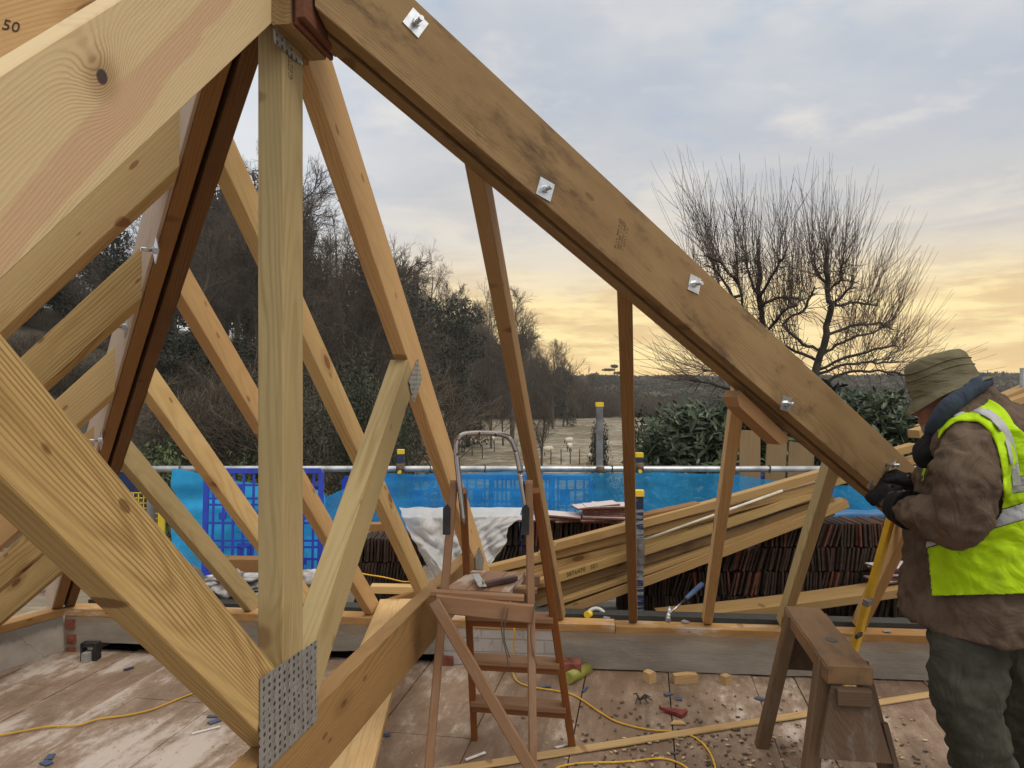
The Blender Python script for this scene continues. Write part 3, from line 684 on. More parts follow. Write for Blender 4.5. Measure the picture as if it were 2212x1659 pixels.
def build_rail():
    Y = 6.1; a = P(-300, 1013, Y); b = P(2330, 1013, Y)
    r = MB().tube([a, b], 0.0242, 16).build('guard_rail', rail_mat, mw=frame(a, b-a))
    props(r, 'long grey horizontal scaffold tube, the guard rail above the blue netting', 'rail')
    for u in (389, 766, 836, 930, 1048, 1128, 1322, 1662):
        p = P(u, 1013, Y); pts = [p+V((0.004*math.sin(q*3), math.cos(q)*0.028, math.sin(q)*0.03)) for q in [k*2*math.pi/10 for k in range(11)]]
        MB().tube(pts, 0.004, 5, cap=False).build('cable_tie', black_iron, r)
    for u, v in ((865, 1016), (1297, 1022), (1381, 1014)):
        p = P(u, v, Y-0.02); c = MB()
        c.box(p, (0.042, 0.055, 0.085)); c.tube([p+V((-0.03, 0, 0.02)), p+V((0.03, 0, 0.02))], 0.034, 10)
        o = c.build('clamp', plain('rusty_clamp', (0.13, 0.085, 0.06), 0.7, 0.3, 0.4, 20), r)
        k = MB(); k.tube([p+V((0, -0.03, -0.01)), p+V((0, -0.055, -0.01))], 0.015, 10); k.build('knob', yellow_cap, o)
build_rail()
grey_steel = plain('post_steel', (0.21, 0.215, 0.22), 0.5, 0.5, 0.3, 12)
flaky = mat('flaky_blue_paint', lambda t: setb(t, t.mix(t.ss(t.noise(t.mul(t.obj, (3, 30, 30)), 1.5, 5, 0.7), 0.47, 0.53), (0.018, 0.03, 0.085), (0.27, 0.28, 0.29)), 0.5, 0.3))
def post(u, vtop, Y, w, zbot, label, m=None, navy_top=0.0):
    top = P(u, vtop, Y); e = empty('scaffold_post', (top.x, top.y, zbot), label, 'post', 'yellow capped scaffold posts')
    c = MB(); c.box((top.x, top.y, (top.z+zbot)/2-0.01), (w, w, top.z-zbot-0.02)); c.build('upright', m or grey_steel, e)
    k = MB(); k.box((top.x, top.y, top.z-0.013), (w+0.008, w+0.008, 0.034)); k.build('cap', yellow_cap, e)
    if navy_top:
        k = MB(); k.box((top.x-0.002, top.y-0.004, top.z-0.035-navy_top/2), (w+0.012, w+0.012, navy_top)); k.build('sleeve', plain('navy_paint', (0.03, 0.04, 0.08), 0.5, 0.2), e)
    return e
post(1295, 870, 6.15, 0.052, DZ, 'tall grey scaffold post with yellow cap, rising above the rail before the sheep field')
post(1381, 979, 6.15, 0.05, DZ, 'short scaffold post with yellow cap and dark sleeve on the rail, beside a jack rafter', navy_top=0.12)
post(866, 972, 6.15, 0.045, DZ, 'short scaffold post with yellow cap on the rail behind the diagonal strut', navy_top=0.1)
post(328, 1066, 6.0, 0.055, DZ, 'low grey scaffold post with yellow cap by the yellow mesh, far left')
s3 = post(1381, 1060, 4.42, 0.041, DZ, 'near scaffold post with flaking blue paint and yellow cap, among the stacked timber', flaky)
c = MB(); q = P(1381, 1190, 4.40); c.box(q, (0.052, 0.055, 0.15)); c.tube([q+V((0.0, -0.03, 0.03)), q+V((0, -0.05, 0.03))], 0.014, 8); c.tube([q+V((0.0, -0.03, -0.05)), q+V((0, -0.05, -0.05))], 0.014, 8)
c.build('coupler', plain('coupler_steel', (0.16, 0.15, 0.145), 0.6, 0.4, 0.3, 20), s3)
e = empty('scaffold_post', P(2210, 1100, 5.2), 'tall dark grey scaffold tube at the right edge behind the worker', 'post', 'scaffold posts')
p = P(2209, 795, 5.2); MB().tube([(p.x, p.y, DZ), p], 0.017, 12).build('tube', grey_steel, e)

def net_mat(t, col=(0.05, 0.44, 0.90), op=0.62):
    tr = t.new('ShaderNodeBsdfTransparent'); df = t.new('ShaderNodeBsdfDiffuse'); tl = t.new('ShaderNodeBsdfTranslucent')
    n = t.noise(t.mul(t.obj, (2, 2, 5)), 1.5, 4, 0.6); c = t.mix(t.ss(n, 0.3, 0.7), tuple(a*0.8 for a in col), tuple(a*1.25 for a in col))
    t.l.new(c, df.inputs[0]); t.l.new(c, tl.inputs[0])
    tr.inputs[0].default_value = (0.75, 0.92, 1.0, 1)
    m1 = t.new('ShaderNodeMixShader'); m1.inputs[0].default_value = 0.55; t.l.new(df.outputs[0], m1.inputs[1]); t.l.new(tl.outputs[0], m1.inputs[2])
    m2 = t.new('ShaderNodeMixShader'); t.put(m2.inputs[0], op)
    x, y, z = t.xyz(t.obj)
    wv = t.m('MULTIPLY', t.noise(t.mul(t.obj, (160, 160, 40)), 1.0, 2, 0.5), 0.5)
    t.l.new(t.m('ADD', op-0.2, wv), m2.inputs[0])
    t.l.new(tr.outputs[0], m2.inputs[1]); t.l.new(m1.outputs[0], m2.inputs[2])
    t.l.new(m2.outputs[0], t.out.inputs[0])
NET = mat('blue_netting', lambda t: net_mat(t, op=0.62))
def interp(tab, u):
    for i in range(len(tab)-1):
        if tab[i][0] <= u <= tab[i+1][0]:
            f = (u-tab[i][0])/(tab[i+1][0]-tab[i][0]); return tab[i][1]+(tab[i+1][1]-tab[i][1])*f
    return tab[0][1] if u < tab[0][0] else tab[-1][1]
def cloth(name, u0, u1, top, bot, Yf, nu, nv, m, wave, label, cat, thick=0.0):
    vs = []; fs = []
    for j in range(nv+1):
        for i in range(nu+1):
            u = u0+(u1-u0)*i/nu; f = j/nv
            v = interp(top, u)*(1-f)+interp(bot, u)*f
            q = P(u, v, Yf(u, f)); d = wave(u, f, q)
            vs.append(q+d)
    for j in range(nv):
        for i in range(nu):
            k = j*(nu+1)+i; fs.append((k, k+1, k+nu+2, k+nu+1))
    mb = MB().add(vs, fs, True); o = mb.build(name, m); props(o, label, cat)
    if thick:
        md = o.modifiers.new('solid', 'SOLIDIFY'); md.thickness = thick
    return o
def w1(u, f, q):
    a = mnoise.noise(V((q.x*1.6, q.z*3.0, 1)))*0.05+mnoise.noise(V((q.x*6, q.z*4, 4)))*0.012
    return V((0, a*min(1, f*3+0.1), mnoise.noise(V((q.x*3, 0, 3)))*0.012*(1 if f < 0.1 else 0)))
cloth('debris_netting', 655, 1990, [(655, 1108), (700, 1076), (760, 1048), (832, 1021), (900, 1024), (1050, 1021), (1100, 1017), (1160, 1022), (1420, 1021), (1560, 1022), (1640, 1035), (1760, 1044), (1990, 1062)],
      [(655, 1200), (834, 1165), (1000, 1160), (1990, 1150)], lambda u, f: 6.02, 150, 16, NET, w1, 'long blue debris netting hung from the guard rail behind the tiles and timber', 'netting', 0.0)
def w2(u, f, q):
    a = mnoise.noise(V((q.x*2.0, q.z*2.2, 7)))*0.10+mnoise.noise(V((q.x*2.2, q.z*10, 2)))*0.07
    return V((mnoise.noise(V((q.z*6, 2, 1)))*0.03, a*min(1, f*4), 0))
cloth('debris_netting', 372, 700, [(372, 1012), (383, 1012), (440, 1024), (520, 1040), (700, 1060)], [(372, 1195), (440, 1236), (700, 1225)], lambda u, f: 5.95-0.35*f, 40, 36, mat('blue_netting_bunched', lambda t: net_mat(t, (0.05, 0.44, 0.85), 0.86)), w2, 'bunched bright blue netting hanging in folds at the left behind the blue mesh barrier', 'netting')
def fold(name, u0, v0, u1, v1, Y, r, label):
    a, b = P(u0, v0, Y), P(u1, v1, Y); pts = [a.lerp(b, k/12)+V((0, mnoise.noise(V((k*0.7, 1, 2)))*0.03, mnoise.noise(V((k*0.5, 5, 2)))*0.015)) for k in range(13)]
    o = MB().tube(pts, [r*(0.8+0.3*mnoise.noise(V((k, 3, 3)))) for k in range(13)], 10).build(name, mat('net_roll', lambda t: setb(t, (0.012, 0.12, 0.30), 0.4)))
    props(o, label, 'netting')
fold('netting_roll', 1775, 1117, 2010, 1112, 5.6, 0.06, 'dark blue rolled lower edge of the netting under the bolted hip')

# blue mesh barrier panels
def panel_mesh():
    m = MB(); W, H, t = 0.86, 0.76, 0.022; b = 0.036
    for sx in (-1, 1): m.box((sx*(W/2-b/2), 0, H/2), (b, t, H-0.06))
    m.box((0, 0, b/2), (W-0.06, t, b)); m.box((0, 0, H-b/2), (W-0.06, t, b))
    for sx in (-1, 1):
        for z0 in (0, H):
            s = 1 if z0 == 0 else -1
            x = sx*(W/2-b/2); m.prism([(x-sx*b/2-sx*0.012, -t/2+0.001, z0+s*b), (x+sx*b/2, -t/2+0.001, z0+s*b), (x-sx*0.006, -t/2+0.001, z0), (x-sx*b/2-sx*0.012, -t/2+0.001, z0)], (0, t-0.002, 0))
    n = 12
    for k in range(1, n): m.box((-W/2+W*k/n, 0, H/2), (0.015, t*0.6, H-0.05))
    for z in (0.115, 0.20, 0.245, 0.37, 0.50, 0.545, 0.64): m.box((0, 0.001, z), (W-0.05, t*0.62, 0.016))
    for sx in (-1, 1):
        m.box((sx*0.13, 0, 0.21), (0.10, t*0.9, 0.035)); m.box((sx*0.13-0.035, 0, 0.14), (0.026, t*0.9, 0.12)); m.box((sx*0.13+0.035, 0, 0.14), (0.026, t*0.9, 0.12))
        m.box((sx*0.20, 0, 0.58), (0.085, t*0.9, 0.12))
        for z in (0.10, 0.42): m.box((sx*0.29, 0, z), (0.05, t*0.9, 0.05))
    return m
PANEL = panel_mesh().build('mesh_barrier', blue_plastic)
def barrier(o, u, v, Y, tilt, label, yaw=0.0):
    p = P(u, v, Y); o.location = p; o.rotation_euler = (tilt, 0, yaw); props(o, label, 'barrier', 'blue mesh barriers'); return o
barrier(PANEL, 566, 1243, 5.48, -0.06, 'blue mesh barrier standing clear in front of the bunched netting, left of the king post')
def pc(): o = PANEL.copy(); COL.objects.link(o); return o
barrier(pc(), 852, 1229, 6.3, 0.0, 'blue mesh barrier with its bare corner showing left of the diagonal strut')
barrier(pc(), 1085, 1226, 6.3, 0.0, 'blue mesh barrier seen through the netting behind the stepladder handle')
barrier(pc(), 1318-150, 1226, 6.36, 0.0, 'blue mesh barrier seen through the netting beside the first grey post')
barrier(pc(), 1690, 1226, 6.3, 0.0, 'blue mesh barrier whose top edge shows below the rail under the bolted hip')
ymesh = MB()
for k in range(8): ymesh.box((k*0.04, 0, 0.14), (0.006, 0.006, 0.28))
for k in range(8): ymesh.box((0.14, 0, k*0.04), (0.28, 0.006, 0.006))
ymesh.box((0.30, 0, 0.10), (0.05, 0.02, 0.36))
o = ymesh.build('mesh_barrier', yellow_cap); o.location = P(266, 1142, 6.0); props(o, 'small yellow mesh panel behind the large strut at the far left', 'barrier')
o = MB().box((0, 0, 0), (0.16, 0.1, 0.22)).build('crate', navy); o.location = P(276, 1040, 6.3); props(o, 'dark blue plastic box hung behind the dark hip at rail height', 'box')
PLYB = wood('ply_board', (0.20, 0.14, 0.075), (0.13, 0.085, 0.04), (0.15, 0.095, 0.05), freq=60, contrast=0.4, blotchy=0.7, knots=0.1)
# plywood uprights behind the rail
for u0, u1, vt, lab in ((1597, 1642, 930, 'narrow upright plywood board behind the rail, next to the chamfered block'), (1656, 1700, 955, 'leaning plywood board behind the rail, first left of the hip'), (1704, 1760, 958, 'ginger plywood board behind the rail, half hidden by the hip')):
    a = P((u0+u1)/2, vt, 6.35); b = P((u0+u1)/2-(6 if u0 > 1650 else 0), 1060, 6.25)
    beam('upright_board', b, a, (u1-u0)/1661*6.3, 0.02, PLYB, up=(0, -1, 0), label=lab, cat='board')

# ------------------------------------------------------------------ roof tiles stacked beyond the wall
def tile_mat(t):
    r = t.rnd; n = t.noise(t.mul(t.obj, (30, 8, 14)), 1.0, 6, 0.7)
    c = t.mix(t.ss(n, 0.35, 0.7), (0.020, 0.011, 0.007), (0.060, 0.032, 0.02))
    c = t.mix(t.m('MULTIPLY', t.ss(r, 0.72, 0.86), t.ss(n, 0.25, 0.6)), c, (0.15, 0.045, 0.021))
    moss = t.noise(t.vm('ADD', t.obj, t.comb(t.m('MULTIPLY', r, 20.0), 0.0, 0.0)), 16, 5, 0.7)
    c = t.mix(t.m('MULTIPLY', t.ss(moss, 0.58, 0.72), 0.7), c, (0.12, 0.115, 0.075))
    setb(t, c, 0.9, 0, t.bump(moss, 0.5, 0.004))
TILE = mat('old_clay_tile', tile_mat)
def frost_tile_mat(t):
    g = t.new('ShaderNodeNewGeometry'); nx, ny, nz = t.xyz(g.outputs['Normal'])
    n = t.noise(t.obj, 20, 5, 0.7)
    c = t.mix(t.ss(n, 0.35, 0.7), (0.155, 0.06, 0.042), (0.27, 0.115, 0.08))
    c = t.mix(t.m('MULTIPLY', t.ss(t.m('ADD', nz, t.m('MULTIPLY', n, 0.4)), 0.75, 1.1), 0.85), c, (0.55, 0.51, 0.52))
    setb(t, c, 0.9, 0, t.bump(n, 0.4, 0.003))
FTILE = mat('frosted_clay_tile', frost_tile_mat)
def tile_mesh(name, w, d, h, m):
    b = MB(); bm = bmesh.new(); bmesh.ops.create_cube(bm, size=1.0)
    for q in bm.verts: q.co = V((q.co.x*w, q.co.y*d, q.co.z*h))
    bmesh.ops.bevel(bm, geom=bm.edges[:], offset=min(w, h)*0.18, segments=1, affect='EDGES')
    bm.verts.index_update(); b.add([q.co.copy() for q in bm.verts], [tuple(v.index for v in f.verts) for f in bm.faces]); bm.free()
    o = b.build(name, m); return o
def build_tiles():
    TH, H, D = 0.0135, 0.145, 0.25
    proto = tile_mesh('roof_tile', TH, D, H, TILE); first = [True]
    rnd = random.Random(11); singles = 0; stuff = MB(); cube = [V((sx*TH/2, sy*D/2, sz*H/2)) for sz in (-1, 1) for sy in (-1, 1) for sx in (-1, 1)]
    cf = [(0, 2, 3, 1), (4, 5, 7, 6), (0, 1, 5, 4), (2, 6, 7, 3), (0, 4, 6, 2), (1, 3, 7, 5)]
    rows = []
    for k in (1, 2): rows.append((1345, 1985, k, 1130, True, 4.74))
    rows.append((1640, 1985, 0, 1130, True, 4.74)); rows.append((768, 908, 0, 1163, True, 4.72))
    rows.append((1078, 1350, 0, 1128, True, 4.78)); rows.append((768, 908, 1, 1163, False, 4.72))
    rows.append((1345, 1985, 3, 1130, False, 4.74)); rows.append((1078, 1350, 1, 1128, False, 4.78)); rows.append((1078, 1350, 2, 1128, False, 4.78))
    rows.append((768, 908, 2, 1163, False, 4.72)); rows.append((905, 1080, 0, 1120, False, 4.78)); rows.append((905, 1080, 1, 1120, False, 4.78))
    for (u0, u1, k, vt, ind, Y) in rows:
        a = P(u0, vt, Y); b = P(u1, vt, Y); x = a.x; lean = 0.0; left = 0; zt = a.z-k*(H+0.004)
        while x < b.x:
            if left <= 0: lean = rnd.choice((0.0, 0.05, 0.12, 0.22, 0.30, -0.08, 0.1)); left = rnd.randint(5, 14)
            left -= 1
            step = TH*(1.32+abs(lean)*0.6)+rnd.uniform(0, 0.003)
            h = zt-H/2+rnd.uniform(-0.007, 0.003); y = Y+D/2+rnd.uniform(-0.018, 0.014); rl = lean+rnd.uniform(-0.03, 0.03)
            if ind and singles < 300:
                if first[0]: o = proto; first[0] = False
                else: o = proto.copy(); COL.objects.link(o)
                o.location = (x, y, h); o.rotation_euler = (0, rl, rnd.uniform(-0.05, 0.05))
                props(o, 'dark weathered clay roof tile standing on edge in the packed rows beyond the wall', 'tile', 'roof tiles packed on edge'); singles += 1
            else:
                R = Matrix.Rotation(rl, 3, 'Y'); stuff.add([R @ p+V((x, y, h)) for p in cube], cf)
            x += step
    s = stuff.build('packed_tiles', TILE); props(s, 'dark clay roof tiles packed on edge in the lower and half hidden rows', 'tiles', kind='stuff')
    # loose tiles lying flat on the rows
    fp = tile_mesh('roof_tile', 0.27, 0.17, 0.0125, FTILE); used = [False]
    def flat(u, v, Y, rz, tilt, label, w=1.0):
        o = fp if not used[0] else fp.copy()
        if used[0]: COL.objects.link(o)
        used[0] = True; o.location = P(u, v, Y); o.rotation_euler = (tilt, rnd.uniform(-0.03, 0.03)+w, rz); props(o, label, 'tile', 'loose roof tiles lying flat')
    for k in range(8):
        flat(1302+rnd.uniform(-6, 6), 1124-k*4.6, 4.8+rnd.uniform(-0.03, 0.03), rnd.uniform(-0.12, 0.12), 0.0, 'red clay tile in the flat stack on the tile rows, below its frosted top pair', 0.0)
    flat(1286, 1091, 4.78, 0.15, -0.02, 'frosted clay tile, left one of the top pair of the flat stack', -0.10)
    flat(1324, 1093, 4.83, -0.1, 0.0, 'frosted clay tile, right one of the top pair of the flat stack', 0.04)
    flat(1222, 1117, 4.8, 0.1, 0.0, 'red clay tile under a frosted one, left of the flat stack', 0.03)
    flat(1208, 1111, 4.78, -0.1, 0.0, 'curved frosted clay tile left of the flat stack', 0.06)
    flat(1234, 1121, 4.82, 0.3, 0.0, 'reddest loose clay tile, left of the flat stack and lowest', 0.0)
    flat(1112, 1120, 4.78, 0.05, 0.0, 'frosted clay tile beside the white sheet', 0.0)
    for k in range(7):
        flat(1935+rnd.uniform(-8, 8), 1222+k*5.5, 4.62+rnd.uniform(-0.02, 0.02), rnd.uniform(-0.3, 0.3), 0.0, 'red clay tile lying flat in the small pile behind the worker and the level', rnd.uniform(-0.05, 0.05))
    # frosted slates and stones left of the king post
    sp = tile_mesh('slate', 0.30, 0.22, 0.012, frosty); u2 = [False]
    for k in range(13):
        o = sp if not u2[0] else sp.copy()
        if u2[0]: COL.objects.link(o)
        u2[0] = True; lvl = k % 5
        o.location = (P(455+((k*37) % 92), 1302-lvl*12-(8 if k > 8 else 0), 4.66+0.02*((k*7) % 9))); o.rotation_euler = (rnd.uniform(-0.15, 0.15), rnd.uniform(-0.2, 0.2), rnd.uniform(-1, 1))
        props(o, 'frosted grey slate in the heap behind the wall plate, left of the king post', 'slate', 'slates heaped left of the post')
    for i, (u, v, s_) in enumerate(((484, 1275, 0.055), (668, 1248, 0.06), (505, 1240, 0.04))):
        bm = bmesh.new(); bmesh.ops.create_icosphere(bm, subdivisions=3, radius=1)
        for q in bm.verts: q.co = V((q.co.x*1.2, q.co.y, q.co.z*0.8))*s_*(1+0.5*mnoise.noise(q.co*1.4+V((i*5, 0, 0))))
        b = MB(); bm.verts.index_update(); b.add([q.co.copy() for q in bm.verts], [tuple(v.index for v in f.verts) for f in bm.faces], True); bm.free()
        o = b.build('stone', frosty); o.location = P(u, v, 4.6)
        props(o, ('grey frosted stone on the slates left of the king post', 'pale stone between the king post and the dark tile stack', 'small stone at the back of the slate heap')[i], 'stone')
build_tiles()
o = beam('timber', P(480, 1300, 5.2), P(640, 1300, 5.25), 0.12, 0.30, pine_ginger, ref=(0, -0.5), label='brown board standing behind the slates below the blue barrier', cat='board')

# white plastic sheet over the tiles
def sheet_mat(t):
    n = t.noise(t.obj, 5, 4, 0.6); c = t.mix(t.ss(n, 0.3, 0.7), (0.70, 0.70, 0.71), (0.82, 0.81, 0.80))
    setb(t, c, 0.45, 0, t.bump(t.noise(t.mul(t.obj, (22, 22, 9)), 1.0, 5, 0.65, dist=2.5), 0.75, 0.02)); t.b.inputs['Subsurface Weight'].default_value = 0.0
    tr = t.new('ShaderNodeBsdfTransparent'); m2 = t.new('ShaderNodeMixShader'); m2.inputs[0].default_value = 0.80
    tl = t.new('ShaderNodeBsdfTranslucent'); tl.inputs[0].default_value = (0.8, 0.8, 0.8, 1); m1 = t.new('ShaderNodeMixShader'); m1.inputs[0].default_value = 0.25
    t.l.new(t.b.outputs[0], m1.inputs[1]); t.l.new(tl.outputs[0], m1.inputs[2])
    t.l.new(tr.outputs[0], m2.inputs[1]); t.l.new(m1.outputs[0], m2.inputs[2]); t.l.new(m2.outputs[0], t.out.inputs[0])
def build_sheet():
    nu, nv = 90, 70; vs = []; fs = []
    for j in range(nv+1):
        f = j/nv
        for i in range(nu+1):
            s = i/nu
            ul = interp([(0, 862), (0.12, 868), (0.45, 893), (0.8, 925), (1, 940)], f); ur = interp([(0, 1128), (0.15, 1122), (0.3, 1098), (0.55, 1092), (0.8, 1066), (1, 1046)], f)
            v = 1096+f*(interp([(0, 1255), (0.25, 1275), (0.6, 1262), (1, 1238)], s)-1096)+3*mnoise.noise(V((s*9, 1, f)))
            u = ul+(ur-ul)*s+4*mnoise.noise(V((f*9, 5, s*2)))
            ridge = abs(mnoise.noise(V((s*3.5-f*1.6, f*1.5+s*1.2, 3))))
            r2 = abs(mnoise.noise(V((s*8+f*3, f*6, 9))))
            Y = 4.68-0.16*f-0.13*ridge-0.05*r2+(0.25*(1-f/0.12) if f < 0.12 else 0)
            p = P(u, v, Y); vs.append(p)
    for j in range(nv):
        for i in range(nu): k = j*(nu+1)+i; fs.append((k, k+1, k+nu+2, k+nu+1))
    o = MB().add(vs, fs, True).build('plastic_sheet', mat('white_sheet', sheet_mat)); props(o, 'crumpled white plastic sheet draped over the tile stacks behind the stepladder', 'sheet')
build_sheet()

# ------------------------------------------------------------------ long timbers stacked on a slope
def px_beam(name, a, Ya, b, Yb, w, h, m, label, group=None, up=UP, ref=(-0.5, 0.5), cat='timber', ext=0.0, n0=None):
    A, B = P(*a, Ya), P(*b, Yb); d = (B-A).normalized()
    return beam(name, A, B+d*ext, w, h, m, up=up, ref=ref, label=label, cat=cat, group=group, n0=n0, bow=-0.012)
GT = 'long timbers stacked on a slope'
px_beam('timber', (1206, 1171), 4.42, (1978, 958), 4.7, 0.07, 0.046, pine_stack, 'topmost long timber of the sloping stack, with a bright slanting lower end', GT, n0=V((0.6, 0.5, -0.6)))
px_beam('timber', (1390, 1113), 4.52, (1513, 1087), 4.56, 0.09, 0.04, pine_ginger, 'short ginger offcut lying on top of the sloping stack', GT)
px_beam('timber', (1050, 1226), 4.42, (1996, 982), 4.72, 0.07, 0.044, pine_stack, 'second long timber down in the sloping stack, longest to the left', GT)
px_beam('timber', (1040, 1250), 4.43, (1770, 1062), 4.7, 0.07, 0.046, pine_treated, 'third long timber down in the sloping stack, just above the written one', GT)
wr = px_beam('timber', (1085, 1276), 4.36, (1790, 1047), 4.66, 0.07, 0.052, pine_treated, 'long timber with handwritten figures on its edge', GT)
px_beam('timber', (1080, 1297), 4.42, (1800, 1070), 4.72, 0.07, 0.048, pine_dark if False else pine_brown, 'brown timber directly under the one with handwriting', GT)
px_beam('timber', (1090, 1310), 4.43, (1800, 1090), 4.74, 0.07, 0.050, pine_brown, 'darker timber second under the one with handwriting', GT)
px_beam('timber', (1120, 1345), 4.37, (1830, 1078), 4.68, 0.09, 0.055, pine_stack, 'lowest long timber of the sloping stack, above the shadowed tiles', GT)
px_beam('timber', (1150, 1322), 4.45, (1800, 1098), 4.72, 0.06, 0.045, pine_brown, 'grey brown timber tucked above the lowest one of the sloping stack', GT)
px_beam('timber', (1090, 1238), 4.50, (1765, 1040), 4.74, 0.06, 0.03, pine_warm, 'thin orange timber between the second and third of the sloping stack', GT)
px_beam('timber', (1075, 1262), 4.40, (1740, 1072), 4.70, 0.06, 0.022, pine_amber, 'thin brown batten just above the written timber in the sloping stack', GT)
px_beam('timber', (1200, 1300), 4.39, (1770, 1092), 4.69, 0.05, 0.026, pine_stack, 'thin batten low in the sloping stack, between two brown timbers', GT)
A, B = P(1390, 1167, 4.46), P(1690, 1060, 4.56); o = MB().tube([A, B], 0.008, 10).build('plastic_pipe', plain('ivory_plastic', (0.60, 0.55, 0.44), 0.4)); props(o, 'thin ivory plastic pipe lying among the sloping timbers', 'pipe')
px_beam('timber', (1985, 930), 4.75, (2300, 822), 5.2, 0.09, 0.05, pine_stack, 'pale timber end sticking out behind the worker at the right edge', GT)
px_beam('timber', (2000, 920), 4.85, (2300, 800), 5.3, 0.09, 0.035, pine_stack, 'upper pale timber behind the worker at the right edge', GT)
px_beam('plank', (1430, 1335), 4.40, (1962, 1270), 4.46, 0.20, 0.05, pine_stack, 'broad plank lying low in front of the stacked tiles, behind the jack rafters', None)
px_beam('timber', (800, 1266), 4.5, (905, 1268), 4.5, 0.07, 0.045, pine_fresh, 'short pale timber behind the wall plate, left of the tie beam', None)
px_beam('timber', (828, 1302), 4.42, (905, 1274), 4.5, 0.05, 0.045, pine_ginger, 'short ginger wedge shaped timber against the pale one behind the plate', None)
px_beam('timber', (770, 1133), 5.0, (850, 1131), 5.0, 0.08, 0.06, pine_ginger, 'brown timber block at the back above the left tile stack', None)
px_beam('timber', (770, 1152), 4.95, (850, 1150), 4.95, 0.08, 0.028, pine_stack, 'thin pale timber on the left tile stack', None)
A, B = P(1085, 1276, 4.36), P(1790, 1047, 4.66); d = (B-A).normalized(); k = (P(1224, 1237, 4.36)-A).dot(d)
M = frame(A+d*k, d, UP); fr = Matrix((M.col[0].xyz, M.col[2].xyz, -M.col[1].xyz)).transposed().to_4x4(); fr.translation = A+d*k-M.col[2].xyz*0.040-M.col[1].xyz*0.0015
writing('3876470   SE1', wr, fr, 0.034, ink, 0.15, 'handwriting', 0.0003)
# horizontal board resting on the far plate, running back towards the viewer under the tie beam
zb = -1.225; A = Z(858, 1299, zb); B = Z(735, 1659, zb); d = (B-A).normalized()
beam('board', A-d*0.05, A+d*2.6, 0.205, 0.034, lath_wood, ref=(0, 0.5), label='wide pale board resting on the far plate and passing under the tie beam', cat='board')
for u, v, s, lab in ((1405, 1476, (0.045, 0.05, 0.055), 'small split wooden offcut against the foot of the far wall, nearest the ladder'), (1482, 1478, (0.12, 0.04, 0.048), 'wide wooden offcut, middle one at the foot of the far wall'), (1571, 1481, (0.042, 0.04, 0.048), 'narrow wooden offcut nearest the sawhorse at the foot of the far wall')):
    p = F(u, v); b = MB(); b.prism([(-s[0]/2, -s[1]/2, 0), (s[0]/2, -s[1]/2, 0), (s[0]/2, -s[1]/2, s[2]*0.92), (s[0]*0.1, -s[1]/2, s[2]), (-s[0]/2, -s[1]/2, s[2]*0.9)], (0, s[1], 0))
    o = b.build('offcut', lath_wood); o.location = p+V((0, 0.02, 0)); o.rotation_euler = (0, 0, 0.1 if s[0] > 0.1 else 0.5); props(o, lab, 'offcut')
